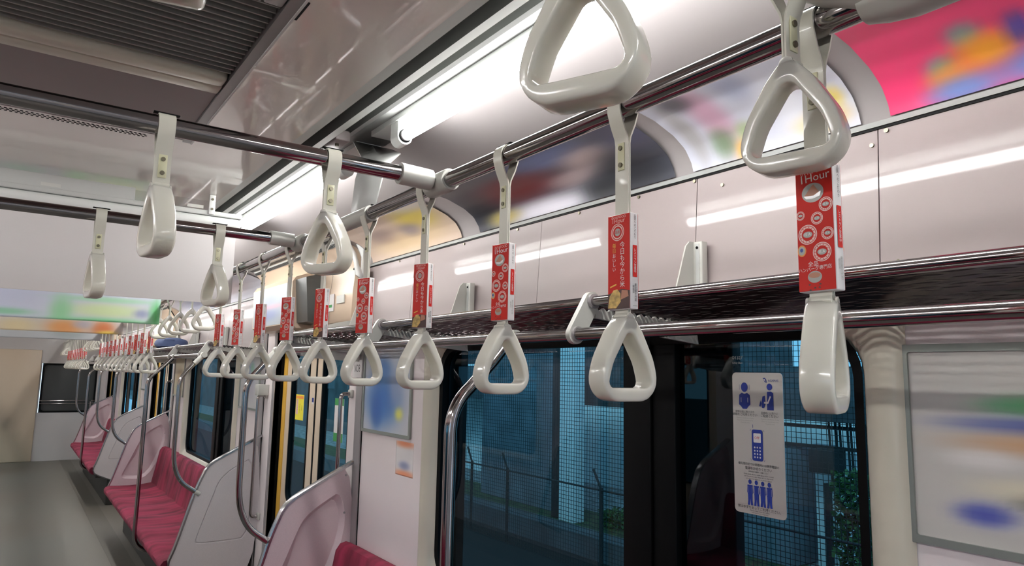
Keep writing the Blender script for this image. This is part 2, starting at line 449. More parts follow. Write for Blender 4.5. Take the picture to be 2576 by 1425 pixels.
# glass etching near the top of the right sash
# ------------------------------------------------------------------ doors
def make_door(k, a, s=1):
    d = empty('door_%d' % k, kind='structure')
    lo, hi = a + .10, a + 1.30
    X = lambda x0, x1: (min(s * x0, s * x1), max(s * x0, s * x1))
    mid = (lo + hi) / 2
    b = MB(STEELD); p, q = X(1.375, 1.47)
    b.box(p, q, lo - .03, lo, 0, 1.84); b.box(min(s * 1.366, s * 1.47), max(s * 1.366, s * 1.47), hi, hi + .05, 0, 1.84); b.box(p, q, lo, hi, 1.80, 1.84); b.build('door_jamb', d)
    for n, (y0, y1) in enumerate(((lo + .005, mid - .006), (mid + .006, hi - .03))):
        leaf = MB(DOORM); p, q = X(1.42, 1.45)
        wy0, wy1 = (y0 + .10, y1 - .09) if n == 0 else (y0 + .10, y1 - .14)
        wz0, wz1 = .80, 1.70
        # leaf as a plate with a rounded window hole
        out = rrect(y0, y1, 0.0, 1.83, .004); inn = rrect(wy0, wy1, wz0, wz1, .07)
        for xx, fl_ in ((s * 1.42, 1), (s * 1.45, -1)):
            A = [leaf.v((xx, u, v)) for u, v in out]; B2 = [leaf.v((xx, u, v)) for u, v in inn]
            for j in range(len(out)): leaf.f([A[j], A[(j + 1) % len(out)], B2[(j + 1) % len(out)], B2[j]])
        leaf.use(YELLOW)
        if n == 1: leaf.box(*X(1.415, 1.421), y1 - .050, y1 + .010, 0, 1.83)
        lf = leaf.build('door_leaf', d)
        g = MB(RUBBER); i2 = rrect(wy0 + .014, wy1 - .014, wz0 + .014, wz1 - .014, .06)
        A = [g.v((s * 1.416, u, v)) for u, v in inn]; B2 = [g.v((s * 1.416, u, v)) for u, v in i2]; C2 = [g.v((s * 1.45, u, v)) for u, v in i2]
        for L1, L2 in ((A, B2), (B2, C2)):
            for j in range(len(A)): g.f([L1[j], L1[(j + 1) % len(A)], L2[(j + 1) % len(A)], L2[j]])
        g.build('window_gasket', lf)
        g = MB(GLASSD); g.f([g.v((s * 1.43, u, v)) for u, v in inn]); g.build('window_glass', lf)
    b = MB(RUBBER); b.box(*X(1.417, 1.45), mid - .009, mid + .009, 0, 1.83); b.box(*X(1.40, 1.45), hi - .016, hi, 0, 1.83); b.build('door_edge_rubber', d)
    # header cover above the door, curved to follow the cove
    h = MB(HEADM)
    pr = [(1.372, .245), (1.335, .25), (1.322, .27), (1.325, .40), (1.335, .50), (1.318, .555), (1.288, .598), (1.262, .622)]
    y0, y1 = a + .01, a + 1.50
    h.sweep([(s * x, Z(z)) for x, z in pr], y0, y1, smooth=True)
    for yy in (y0, y1): h.f([h.v((s * x, yy, Z(z))) for x, z in pr + [(1.398, .62), (1.398, .25)]])
    h.use(RUBBER)
    gp = [(1.319, .27), (1.322, .40), (1.332, .50), (1.315, .552)]
    for yy in (a + .30, a + 1.20):
        h.sweep([(s * x - s * .0006, Z(z)) for x, z in gp], yy, yy + .004)
    ap = [(1.32, .50), (1.331, .52), (1.314, .556), (1.284, .598), (1.26, .617)]
    for p0, p1 in zip(ap, ap[1:]): h.tube([(s * (p0[0] + .004), y0 - .002, Z(p0[1])), (s * (p1[0] + .004), y0 - .002, Z(p1[1]))], .005, 6)
    h.build('header_cover', d, 40)
    v = MB(LIGHTGREY); vp = [(1.262, .618), (1.245, .640), (1.15, .654)]
    v.sweep([(s * x, Z(z)) for x, z in vp], y0, y1)
    v.use(BLACK)
    n = int((y1 - y0) / .016)
    for i in range(n):
        yy = y0 + i * .016
        for (xa, za, xb, zb) in ((1.259, .6185, 1.249, .6325), (1.236, .6395, 1.213, .6425)):
            v.poly([(s * xa, yy, Z(za)), (s * xa, yy + .011, Z(za)), (s * xb, yy + .011, Z(zb)), (s * xb, yy, Z(zb))])
    v.build('speaker_grille', d)
    return d
for k, (a, c) in enumerate(DOORS): make_door(k + 1, a)
for k, (a, c) in enumerate(DOORS): make_door(k + 4, a, -1)

# ------------------------------------------------------------------ lamps
def make_lamp():
    r = empty('fluorescent_lamp', (0, 0, 0), label='x', cat='ceiling lamp', group='fluorescent tubes in two rows along the ceiling')
    b = MB(LAMPW)
    b.prism([(-.026, .056), (-.026, .040), (.056, .040), (.056, .056)], lambda x, z, y: (x, y, z), -.17, 1.37)
    b.build('base_plate', r, 20)
    b = MB(TUBE); b.cyl((0, .012, 0), (0, 1.188, 0), .0155, 20); b.build('tube', r)
    for y0, y1 in ((-.045, .0), (1.20, 1.245)):
        b = MB(LAMPW); pr = [(.022 * math.cos(t), .022 * math.sin(t) - .002) for t in [PI + PI * k / 10 for k in range(11)]] + [(.022, .040), (-.022, .040)]
        b.prism(pr, lambda x, z, y: (x, y, z), y0, y1, True)
        b.use(STEELD)
        yy = (y1, y1 + .012) if y0 < 0 else (y0 - .012, y0)
        b.cyl((0, yy[0], 0), (0, yy[1], 0), .0158, 20)
        b.use(RUBBER); yy = (y1 - .0, y1 + .003) if y0 < 0 else (y0 - .003, y0)
        b.cyl((0, yy[0], 0), (0, yy[1], 0), .0185, 20)
        b.build('socket', r, 50)
    return r
lamp0 = make_lamp(); LX, LZ = .822, Z(.648)
used = False
for i, y in enumerate([.48 + 1.65 * j for j in range(-1, 9)]):
    if y + 1.2 > Y1: continue
    for s in (1, -1):
        side = 'above the windows' if s > 0 else 'above the opposite windows'
        near = {0: 'behind the camera position', 1: 'nearest, its socket in view between the straps', 2: 'second, ending at the hanging poster'}.get(i, '%s beyond it, hidden behind the hanging posters' % ['', '', '', 'first', 'second', 'third', 'fourth', 'fifth', 'sixth', 'seventh'][i])
        lb = 'lit bare fluorescent tube %s, %s' % (side, near)
        if not used: o = lamp0; used = True; o.location = (s * LX, y, LZ); o['label'] = lb
        else: o = copy_tree(lamp0, (s * LX, y, LZ), label=lb)
        if s < 0: o.scale.x = -1

# ------------------------------------------------------------------ grab rail, cross bars, hangers
RX, RZ = .69, Z(.392)
def rail(s, label):
    r = empty('grab_rail', (s * RX, 0, RZ), label=label, cat='grab rail')
    b = MB(CHROME); b.cyl((0, Y0 + .02, 0), (0, Y1 - .1, 0), .0165, 24); b.build('rail_tube', r)
    return r
rr = rail(1, 'long polished steel rail carrying the straps above the right hand seats')
rl = rail(-1, 'polished steel strap rail above the opposite seats')
def crossbar(y, label):
    r = empty('cross_bar', (0, y, Z(.397) + (.036 if y < 1 else 0)), label=label, cat='grab rail', group='steel bars crossing the aisle between the strap rails')
    e_ = .63 if y > 1 else .666
    b = MB(CHROME); b.cyl((-e_, 0, 0), (e_, 0, 0), .0155, 24); b.build('bar_tube', r)
    for s in (1, -1):
        b = MB(CAST)
        if y > 1:
            b.cyl((s * .595, 0, 0), (s * .665, 0, -.002), .0215, 20)
            b.tube([(s * RX, -.042, -.005), (s * RX, -.038, -.005), (s * RX, .038, -.005), (s * RX, .042, -.005)], [.021, .0235, .0235, .021], 24)
        else:
            b.tube([(s * .664, -.01, -.004), (s * .675, -.03, -.014), (s * .686, -.07, -.03), (s * RX, -.13, -.041), (s * RX, -.19, -.041)], [.021, .024, .028, .031, .031], 20)
            b.tube([(s * RX, -.26, -.041), (s * RX, -.10, -.041), (s * RX, -.075, -.041), (s * RX, -.055, -.041)], [.031, .032, .028, .022], 24)
        b.build('tee_fitting', r)
    return r
CB = [.40, 1.235, 2.10]
crossbar(CB[0], 'steel cross bar nearest the camera, its tube above the picture edge')
crossbar(CB[1], 'steel cross bar running from upper left to the middle tee fitting')
crossbar(CB[2], 'shorter looking steel cross bar in front of the white hanging poster')

def sheet(name, rows, m, t=.004, parent=None):
    b = MB(m); n = len(rows[0]); 
    F = [[b.v(p) for p in r] for r in rows]
    for j in range(len(rows) - 1):
        for i in range(n - 1): b.f([F[j][i], F[j][i + 1], F[j + 1][i + 1], F[j + 1][i]], True)
    o = b.build(name, parent, 40); md = o.modifiers.new('t', 'SOLIDIFY'); md.thickness = t; md.offset = 0
    return o
def hanger(y, label, s=1):
    r = empty('rail_hanger', (0, y, 0), label=label, cat='bracket', group='painted sheet hangers holding the strap rail to the ceiling')
    f = lambda x, yy, z: (s * x, yy, Z(z))
    sheet('hanger_plate', [[f(.700, .075, .405), f(.700, .01, .405), f(.700, -.075, .405)],
                           [f(.730, .13, .53), f(.735, .06, .53), f(.74, -.04, .53)],
                           [f(.775, .20, .62), f(.80, .14, .615), f(.83, .06, .61)],
                           [f(.785, .30, .70), f(.85, .30, .70), f(.915, .30, .70)]], LIGHTGREY, .004, r)
    b = MB(CAST); b.cyl(f(RX, -.085, .392), f(RX, .085, .392), .0205, 20); b.build('hanger_clamp', r)
    b = MB(MIDGREY); b.box(*sorted((s * .70, s * .745)), .22, .34, Z(.668), Z(.70), .004); b.use(SCREW); b.cyl(f(.72, .26, .660), f(.72, .26, .67), .006, 8); b.build('junction_cover', r)
    return r
hanger(1.66, 'pale grey sheet hanger between the two lamps, holding the strap rail to the ceiling')
hanger(6.61, 'pale grey rail hanger further down the car, hidden behind the hanging poster')
hanger(1.66, 'pale grey rail hanger of the opposite strap rail', -1)

# white end bracket with an oval hole beside the door header
r = empty('header_end_bracket', (0, 3.17, 0), label='white curved bracket with an oval hole at the near end of the beige door header', cat='bracket')
b = MB(LAMPW)
out = [(1.395, .44), (1.345, .47), (1.335, .53), (1.315, .59), (1.27, .615), (1.235, .63), (1.235, .68), (1.30, .69), (1.385, .66)]
hole = [(1.372, .50), (1.362, .51), (1.352, .54), (1.340, .575), (1.318, .605), (1.306, .628), (1.318, .64), (1.338, .628), (1.372, .56)]
A = [b.v((x - .03, 0, Z(z))) for x, z in out]; B2 = [b.v((x - .03, 0, Z(z))) for x, z in hole]
for j in range(len(out)): b.f([A[j], A[(j + 1) % len(out)], B2[(j + 1) % len(out)], B2[j]])
o = b.build('bracket_plate', r); o.modifiers.new('t', 'SOLIDIFY').thickness = .012
b = MB(LIGHTGREY); b.box(1.20, 1.26, -.012, .03, Z(.62), Z(.665), .008); b.build('bracket_block', r)

# ------------------------------------------------------------------ hanging straps
def ring_mesh():
    """rounded triangle grip, hanging from (0,0,0): its top notch at z=0, bottom at z=-.119"""
    def outline(pts, rads, n=7):
        out = []; N = len(pts)
        for k in range(N):
            p0, p, p1 = Vector(pts[k - 1]), Vector(pts[k]), Vector(pts[(k + 1) % N])
            a = (p0 - p).normalized(); c = (p1 - p).normalized(); r = rads[k]
            ang = a.angle(c); d = r / math.tan(ang / 2); q0, q1 = p + a * d, p + c * d
            cen = p + (a + c).normalized() * (r / math.sin(ang / 2))
            a0 = math.atan2(q0.y - cen.y, q0.x - cen.x); a1 = math.atan2(q1.y - cen.y, q1.x - cen.x)
            da = (a1 - a0 + PI) % (2 * PI) - PI
            out += [(cen.x + r * math.cos(a0 + da * t / n), cen.y + r * math.sin(a0 + da * t / n)) for t in range(n + 1)]
        return out
    O = outline([(-.062, -.119), (.062, -.119), (.046, -.060), (.009, .004), (-.009, .004), (-.046, -.060)], [.032, .032, .09, .008, .008, .09])
    I = outline([(-.0445, -.1005), (.0445, -.1005), (.0325, -.066), (.0055, -.0255), (-.0055, -.0255), (-.0325, -.066)], [.009, .009, .06, .010, .010, .06])
    # resample both loops by angle about the hole centre so the section stays regular
    def resample(L, n=72, c=(0, -.072)):
        res = []
        for k in range(n):
            t = 2 * PI * k / n + .0001; dx, dz = math.cos(t), math.sin(t); best = None
            for j in range(len(L)):
                (x1, z1), (x2, z2) = L[j], L[(j + 1) % len(L)]
                ex, ez = x2 - x1, z2 - z1; den = dx * ez - dz * ex
                if abs(den) < 1e-12: continue
                px, pz = x1 - c[0], z1 - c[1]
                s = (px * ez - pz * ex) / den; u = (px * dz - pz * dx) / den
                if s > 0 and -1e-6 <= u <= 1.000001 and (best is None or s > best): best = s
            res.append((c[0] + dx * best, c[1] + dz * best))
        return res
    O = resample(O); I = resample(I)
    b = MB(RINGM); n = 16; L = []
    for k, (o, i) in enumerate(zip(O, I)):
        top = max(0.0, min(1.0, (o[1] + .022) / .02))
        mx, mz = (o[0] + i[0]) / 2, (o[1] + i[1]) / 2; rx, rz = (o[0] - i[0]) / 2, (o[1] - i[1]) / 2
        ring = []
        for j in range(n):
            q, th = divmod(j, 4); th = (th if q % 2 == 0 else 3 - th) * PI / 6
            ca = 1 - .50 * (1 - math.cos(th)); sa = 1 - .24 * (1 - math.sin(th))
            if q in (1, 2): ca = -ca
            if q in (2, 3): sa = -sa
            if top > 0 and ca > 0: ca = ca * (1 - .40 * top)     # the belt slot sits between the two ears
            ring.append(b.v((mx + rx * ca, .0162 * sa, mz + rz * ca)))
        L.append(ring)
    for k in range(len(L)):
        A, B2 = L[k], L[(k + 1) % len(L)]
        for j in range(n): b.f([A[j], A[(j + 1) % n], B2[(j + 1) % n], B2[j]], True)
    ear = [(-.0125, -.019), (-.0060, -.0005), (0, .0020), (.0060, -.0005), (.0125, -.019)]
    for y0, y1 in ((-.0156, -.0130), (.0130, .0156)): b.prism(ear, lambda x, z, y: (x, y, z), y0, y1)
    return b

def belt_mb(L):
    """webbing folded over the rail, both ends going down to the grip; width along y"""
    b = MB(BELTM); t = .0012; w = .0127
    path = [(-.0016, -L), (-.0016, -.058), (-.0034, -.048), (-.0120, -.029), (-.0178, -.011)]
    path += [(.0183 * math.cos(a), .0183 * math.sin(a)) for a in [PI - PI * k / 10 for k in range(11)]]
    path += [(-x, z) for x, z in path[4::-1]]
    V = []
    for k, (x, z) in enumerate(path):
        a = Vector(path[max(0, k - 1)]); c = Vector(path[min(len(path) - 1, k + 1)])
        d = (c - a).normalized(); n_ = Vector((-d.y, d.x)) * t
        V.append([b.v((x + n_.x, -w, z + n_.y)), b.v((x + n_.x, w, z + n_.y)), b.v((x - n_.x, w, z - n_.y)), b.v((x - n_.x, -w, z - n_.y))])
    for A, B2 in zip(V, V[1:]):
        for j in range(4): b.f([A[j], A[(j + 1) % 4], B2[(j + 1) % 4], B2[j]], True)
    b.f(V[0]); b.f(V[-1])
    b.cyl((0, -w, -L), (0, w, -L), .0058, 14)        # where the webbing turns round the grip's bar
    return b

def make_strap(L, short):
    r = empty('hanging_strap', (0, 0, 0), label='x', cat='hanging strap')
    belt_mb(L).build('belt', r, 30)
    g = ring_mesh().build('triangle_grip', r, 60, loc=(0, 0, -L + .002))
    p = MB(RIVET); z0, z1 = (-.097, -.056) if not short else (-.089, -.050)
    for s in (-1, 1): p.box(min(s * .0026, s * .0045), max(s * .0026, s * .0045), -.0065, .0065, z0, z1, .0008)
    pl = p.build('rivet_plate', r)
    for zz in (z0 + .008, z1 - .008):
        p = MB(SCREW); p.cyl((-.0066, 0, zz), (.0066, 0, zz), .0036, 12); p.build('screw', pl)
    p = MB(RUBBER); p.box(-.005, .005, -.02, .02, .0188, .0212, .0008); p.build('belt_stop', r)
    return r

SW, SD, S0, S1 = .0215, .0080, -.162, -.298      # sleeve half width, half depth, top, bottom
def sleeve(kind):
    b = MB(SLEEVEW); b.box(-SD, SD, -SW, SW, S1, S0, .0015)
    for s in (-1, 1):
        # a runs left to right as seen from outside, 0..1 ; b from bottom 0 to top 1 (in metres)
        w = 2 * SW; h = S0 - S1
        def pl(a, c, off=.0006): return (s * (SD + off), (-s) * (SW - a) * 1.0, S1 + c)
        if s < 0:
            pl = lambda a, c, off=.0006: (-(SD + off), SW - a, S1 + c)
        else:
            pl = lambda a, c, off=.0006: ((SD + off), -SW + a, S1 + c)
        P2 = lambda a, c: pl(a, c, .0009)
        P3 = lambda a, c: pl(a, c, .0012)
        P4 = lambda a, c: pl(a, c, .0015)
        b.use(RED); b.flat([(.0008, .001), (w - .0008, .001), (w - .0008, h - .001), (.0008, h - .001)], pl)
        if kind == 'A':
            b.use(PINKP); b.text('0V16FOOD', w * .53, h * .955, .0068, P2, .95, .06); b.use(SLEEVEW); b.text('1Hour', w * .52, h * .905, .0125, P2, 1.05, .06)
            b.use(GREYP); b.disc(w * .47, h * .785, .0125, P2, 28, .85); b.use(BROWNP); b.flat([(w * .25, h * .765), (w * .44, h * .835), (w * .50, h * .85), (w * .66, h * .775), (w * .5, h * .76)], P3)
            b.use(SLEEVEW); b.flat([(w * .24, h * .765), (w * .5, h * .758), (w * .70, h * .79), (w * .66, h * .745), (w * .45, h * .732), (w * .30, h * .74)], P4)
            for cx, cy, rr_ in ((.80, .675, .0080), (.12, .615, .0080), (.56, .575, .0068), (.30, .455, .0108), (.82, .445, .0088), (.66, .305, .0104)):
                x, y = w * cx, h * cy; rr_ = min(rr_, w - x - .0009) if x > w * .5 else min(rr_, max(x - .0009, .005))
                b.use(PINKP); b.ann(x, y, rr_ * .90, rr_, P2); b.ann(x, y, rr_ * .64, rr_ * .84, P2, 24)
                b.use(RED)
                for q in range(14):
                    an = 2 * PI * q / 14; b.disc(x + rr_ * .74 * math.cos(an), y + rr_ * .74 * math.sin(an), rr_ * .055, P3, 6)
                b.use(GREYP); b.disc(x, y, rr_ * .50, P2, 16, .62)
                b.use(SLEEVEW); b.text('IS A', x, y, rr_ * .42, P3)
            b.use(ORANGEP); b.disc(w * .13, h * .33, .0050, P2, 24, 1.25); b.use(GREYP); b.disc(w * .13, h * .33, .0038, P3, 20, 1.25); b.use(BLUEP); b.disc(w * .13, h * .335, .0018, P4, 14, 1.2)
            b.use(SLEEVEW); b.text('全品', w * .42, h * .215, .0060, P2); b.text('ハンバーグ専門店', w * .46, h * .178, .0050, P2, .95, .06)
            b.use(GREYP); b.disc(w * .45, h * .115, .0080, P2, 24, .8); b.use(BROWNP); b.disc(w * .45, h * .128, .0066, P3, 20, .45)
            b.use(DARKP)
            for q, (dx, dy, ang) in enumerate(((-.14, .055, .5), (.14, .055, -.5), (.12, .030, .4), (-.12, .012, 0), (0, .028, 0))):
                b.flat([(w * (.45 + dx) - .0016, h * dy), (w * (.45 + dx), h * dy + .0012), (w * (.45 + dx) + .0016, h * dy), (w * (.45 + dx), h * dy - .0010)], P3)
        else:
            b.use(PINKP); b.text('0V16FOOD', w * .5, h * .967, .0056, P2); b.text('1Hour', w * .48, h * .93, .0095, P2)
            x, y, q = w * .45, h * .81, .0125
            b.ann(x, y, q * .9, q, P2); b.ann(x, y, q * .66, q * .80, P2, 24); b.use(GREYP); b.disc(x, y, q * .45, P2, 16); b.use(RED); b.text('国産', x, y, q * .4, P3)
            b.use(SLEEVEW); b.text('\n'.join('今日も今から米')[:], w * .66, h * .46, .0098, P2)
            b.text('\n'.join('おいしい'), w * .30, h * .49, .0068, P2)
            b.use(GOLDP); b.text('\n'.join('毎日'), w * .30, h * .64, .0075, P2); b.flat([(w * .12, h * .245), (w * .4, h * .27), (w * .4, h * .255), (w * .12, h * .23)], P2)
            b.use(DARKP); b.flat([(.0008, .001), (w - .0008, .001), (w - .0008, h * .19), (w * .62, h * .21), (.0008, h * .165)], P2)
            b.use(BREADP); b.flat([(w * .03, h * .02), (w * .40, h * .015), (w * .60, h * .08), (w * .58, h * .165), (w * .45, h * .21), (w * .28, h * .205), (w * .10, h * .14)], P3)
            b.use(BROWNP); b.flat([(w * .60, h * .10), (w * .94, h * .13), (w * .9, h * .19), (w * .64, h * .2)], P3)
    for s in (-1, 1):
        d = 2 * SD; h = S0 - S1
        if s < 0: pn = lambda a, c, off=.0006: (-SD + a, -(SW + off), S1 + c)
        else: pn = lambda a, c, off=.0006: (SD - a, (SW + off), S1 + c)
        b.use(INK); b.text('\n'.join('品質へのこだわり'), d * .55, h * .85, .0046, pn)
        b.use(RED); b.flat(rrect(d * .25, d * .80, h * .33, h * .66, .001, 3), pn)
        pn2 = lambda a, c, q=pn: q(a, c, .0010)
        b.use(SLEEVEW); b.text('\n'.join('レストラン営業中'), d * .52, h * .495, .0046, pn2)
        b.use(INK if kind == 'B' else GREYP); b.text('\n'.join('東京都千代田'), d * .62, h * .17, .0044, pn); b.text('\n'.join('駅前店'), d * .34, h * .20, .0038, pn)
        if kind == 'B': b.use(GREYP); b.flat([(d * .25, h * .03), (d * .8, h * .03), (d * .8, h * .036), (d * .25, h * .036)], pn)
    return b

longA = make_strap(.3075, False); longB = copy_tree(longA)
sleeve('A').build('advert_sleeve', longA); sleeve('B').build('advert_sleeve', longB)
longP = copy_tree(longA, skip=('advert_sleeve',))       # kept only as a source, removed below
shortS = make_strap(.102, True)
STEP = .69 * .4297
ords = ['nearest', 'second', 'third', 'fourth', 'fifth', 'sixth', 'seventh', 'eighth', 'ninth', 'tenth', 'eleventh']
def put(src, loc, rz, label, group, skip=(), twist=0.0, stw=0.0):
    o = copy_tree(src, loc, rz, label, group, skip)
    for ch in o.children:
        if ch.name.split('.')[0] == 'triangle_grip': ch.rotation_euler.z = twist
        if ch.name.split('.')[0] == 'advert_sleeve': ch.rotation_euler.z = stw
    return o
TW = {}
STW = {0: .0, 1: .04, 2: .16, 3: .28, 4: .33, 5: .30, 6: .42, 7: .30, 8: .36, 9: .30}
for k in range(0, 47):
    y = .405 + k * STEP
    if y > Y1 - .2: break
    m = k % 16
    small = k > 10
    sk = ('belt_stop', 'rivet_plate') if small else ()
    if m <= 9 or m == 15:
        kind = 'A' if k % 2 == 0 else 'B'
        what = 'round badges' if kind == 'A' else 'writing and bread'
        if k <= 9:
            lb = 'strap with red sleeve of %s, %s from the right on the long rail' % (what, 'first' if k == 0 else ords[k])
            gr = 'sleeved straps on the long rail, near seats'
        else:
            q = k - 15 if k < 30 else k - 31
            lb = 'small distant strap with red advert sleeve, %s of the row %s' % (ords[q], 'past the first door' if k < 30 else 'past the second door')
            gr = 'distant sleeved straps past the first door' if k < 30 else 'distant sleeved straps past the second door'
        put(longA if kind == 'A' else longB, (RX, y, RZ), TW.get(k, 0) if k < 10 else random.uniform(-.08, .08), lb, gr, sk, .36 if k == 0 else STW.get(k, .3) * .6, STW.get(k, random.uniform(.1, .4)))
    else:
        q = m - 10
        lb = 'short strap without sleeve over the %s door, %s of five' % (['first', 'second', 'third'][min(2, k // 16)], ords[q])
        put(shortS, (RX, y, RZ), random.uniform(-.06, .06), lb, 'short straps on the rail over the doors', sk)
bars = {0: [(-.54, 'far left on the bar above, outside the picture'), (-.245, 'left on the bar above, outside the picture'), (.052, 'only its grip tip showing at the top left edge'), (.35, 'large grip cut by the top edge in front of the lit tube'), (.64, 'large grip at the upper right in front of the long rail')],
        1: [(-.45, 'leftmost on the middle cross bar'), (-.145, 'second from left on the middle cross bar'), (.17, 'long belt and edge-on grip, left part of the middle cross bar'), (.455, 'near the middle of the picture, right part of the middle cross bar')],
        2: [(-.45, 'leftmost on the cross bar before the white poster'), (-.145, 'second from left on the cross bar before the white poster'), (.155, 'left of the white hanging poster, on the third cross bar'), (.452, 'right side of the white hanging poster, on the third cross bar')]}
for i, L in bars.items():
    for x, t in L:
        tw = {.17: .12, .455: .42, .155: .12, .452: .28, .35: .4, .64: .2, .052: -.2}.get(x, 0)
        put(shortS, (x, CB[i], Z(.397) + (.036 if i == 0 else 0) - (.004 if x == .052 else 0)), PI / 2, 'plain strap, ' + t, 'short plain straps on the cross bars', (), tw)
for k in range(0, 10):
    put(longA if k % 2 else longB, (-RX, .3 + k * STEP, RZ), PI, 'sleeved strap on the opposite rail, %s from the near end' % ords[k], 'sleeved straps on the opposite rail', ('belt_stop', 'rivet_plate'))
for src in (longA, longB, longP, shortS):
    for ch in list(src.children):
        for g in list(ch.children): bpy.data.objects.remove(g)
        bpy.data.objects.remove(ch)
    bpy.data.objects.remove(src)

# ------------------------------------------------------------------ luggage racks
def rack_parts(r, L, end=True):
    """local y from 0 to L"""
    b = MB(CHROME); b.cyl((.975, .0, Z(.090)), (.975, L, Z(.090)), .0135, 20); b.build('lower_rod', r)
    b = MB(CHROME); b.cyl((1.02, .0, Z(.164)), (1.02, L, Z(.164)), .011, 20); b.build('upper_rod', r)
    b = MB(WIRE); n = 25; seg = int(L / .0125)
    for i in range(n):
        x = 1.036 + i * .0130; z = Z(.158) - i * .0008; ph = random.uniform(0, 6)
        pts = [(x + .0012 * math.sin(2 * PI * j / 7.0 + ph), L * j / seg, z + .0012 * math.sin(2 * PI * j / 7.0 + ph + 1)) for j in range(seg + 1)]
        b.tube(pts, .0040, 5)
    b.build('wire_shelf', r, 60)
    for yy in (.04, 1.11, 2.18, L - .030):
        # side plate joining both rods
        b = MB(BRACK); a0 = Vector((.975, .090)); a1 = Vector((1.02, .164)); d = (a1 - a0).normalized(); nn = Vector((-d.y, d.x)); pl = []
        ang = math.atan2(d.y, d.x)
        for c, s0 in ((a1, -PI / 2), (a0, PI / 2)):
            for k in range(11):
                t = ang + s0 + PI * k / 10; pl.append((c.x + .021 * math.cos(t), c.y + .021 * math.sin(t)))
        b.prism(pl, lambda x, z, y: (x, y, Z(z)), yy, yy + .013, True)
        b.use(STEELD)
        for c in (a0, a1): b.cyl((c.x, yy - .006, Z(c.y)), (c.x, yy + .019, Z(c.y)), .0165, 18)
        b.build('side_plate', r, 40)
        # arm with a scalloped upper edge
        b = MB(BRACK); up = []; nsc = 14
        for k in range(nsc * 4 + 1):
            x = 1.03 + .33 * k / (nsc * 4); up.append((x, .148 - .014 * (k / (nsc * 4)) + .0045 * math.cos(2 * PI * k / 4)))
        lo = [(1.37, .085), (1.25, .095), (1.10, .122), (1.03, .128)]
        b.prism(up + lo, lambda x, z, y: (x, y, Z(z)), yy + .001, yy + .009)
        b.build('scalloped_arm', r, 30)
        # wall gusset
        b = MB(BRACK)
        b.prism([(1.37, .145), (1.262, .140), (1.325, .325), (1.338, .338), (1.386, .338), (1.375, .145)], lambda x, z, y: (x, y, Z(z)), yy - .002, yy + .002)
        b.box(1.352, 1.374, yy - .028, yy + .0, Z(.145), Z(.338), .003)
        b.use(LIGHTGREY); b.box(1.3505, 1.353, yy - .020, yy - .010, Z(.14), Z(.332))
        b.use(RUBBER); b.cyl((1.3485, yy - .015, Z(.322)), (1.352, yy - .015, Z(.322)), .0035, 10)
        b.build('wall_gusset', r, 30)
    b = MB(BRACK)
    for yy in (L - .012,):
        b.prism([(1.00, .08), (.99, .10), (1.035, .178), (1.12, .20), (1.25, .235), (1.37, .26), (1.37, .05), (1.15, .06)], lambda x, z, y: (x, y, Z(z)), yy, yy + .006)
    b.build('end_panel', r, 30)
racks = []
rk0 = empty('luggage_rack', (0, .02, 0), label='chrome luggage rack with dark wire shelf over the near window', cat='luggage rack', group='luggage racks over the windows')
rack_parts(rk0, 3.16)
for i, (a, t) in enumerate(((4.71, 'luggage rack over the second window, past the first door'), (9.42, 'farthest luggage rack, past the second door'))):
    copy_tree(rk0, (0, a + .02, 0), label=t)
copy_tree(rk0, (0, .02, 0), label='luggage rack over the opposite seats', mirror=True)

# ------------------------------------------------------------------ seats
def make_bench():
    r = empty('bench_seat', (0, 0, 0), label='x', cat='bench seat', group='long pink moquette bench seats along the right wall')
    L = 3.16
    prof = [(1.255, .455), (1.16, .442), (1.05, .437), (.95, .440), (.88, .444), (.845, .436), (.830, .415), (.832, .385), (.86, .36), (1.0, .352), (1.255, .352)]
    b = MB(SEAT); n = 84; R = []
    for j in range(n + 1):
        y = L * j / n; u = (y / L * 7) % 1.0; w = math.sin(PI * u) ** 2 * .010
        R.append([b.v((x, y, z - (w if z > .43 and x < 1.23 else 0))) for x, z in prof])
    for A, B2 in zip(R, R[1:]):
        for k in range(len(prof)): b.f([A[k], A[(k + 1) % len(prof)], B2[(k + 1) % len(prof)], B2[k]], True)
    b.f(R[0]); b.f(R[-1][::-1]); b.build('seat_cushion', r, 50)
    bp = [(1.235, .44), (1.245, .50), (1.265, .60), (1.280, .70), (1.292, .765), (1.312, .793), (1.340, .800), (1.368, .79), (1.368, .44)]
    b = MB(SEAT); R = []
    for j in range(n + 1):
        y = L * j / n; u = (y / L * 7) % 1.0; w = math.sin(PI * u) ** 2 * .012
        R.append([b.v((x + (w if x < 1.30 else 0), y, z)) for x, z in bp])
    for A, B2 in zip(R, R[1:]):
        for k in range(len(bp)): b.f([A[k], A[(k + 1) % len(bp)], B2[(k + 1) % len(bp)], B2[k]], True)
    b.f(R[0]); b.f(R[-1][::-1]); b.build('seat_backrest', r, 50)
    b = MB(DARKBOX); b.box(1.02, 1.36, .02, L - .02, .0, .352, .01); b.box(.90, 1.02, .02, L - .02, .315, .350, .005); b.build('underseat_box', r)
    return r
bench0 = make_bench(); bench0.location = (0, .02, 0); bench0['label'] = 'crimson bench seat under the near window, only its backrest corner showing at the bottom'
copy_tree(bench0, (0, 4.73, 0), label='crimson bench seat in full view at the lower left, past the first door')
copy_tree(bench0, (0, 9.44, 0), label='small crimson bench seat at the left edge, past the second door')
copy_tree(bench0, (0, .02, 0), label='crimson bench seat on the opposite side', mirror=True)['group'] = 'seats on the opposite side'

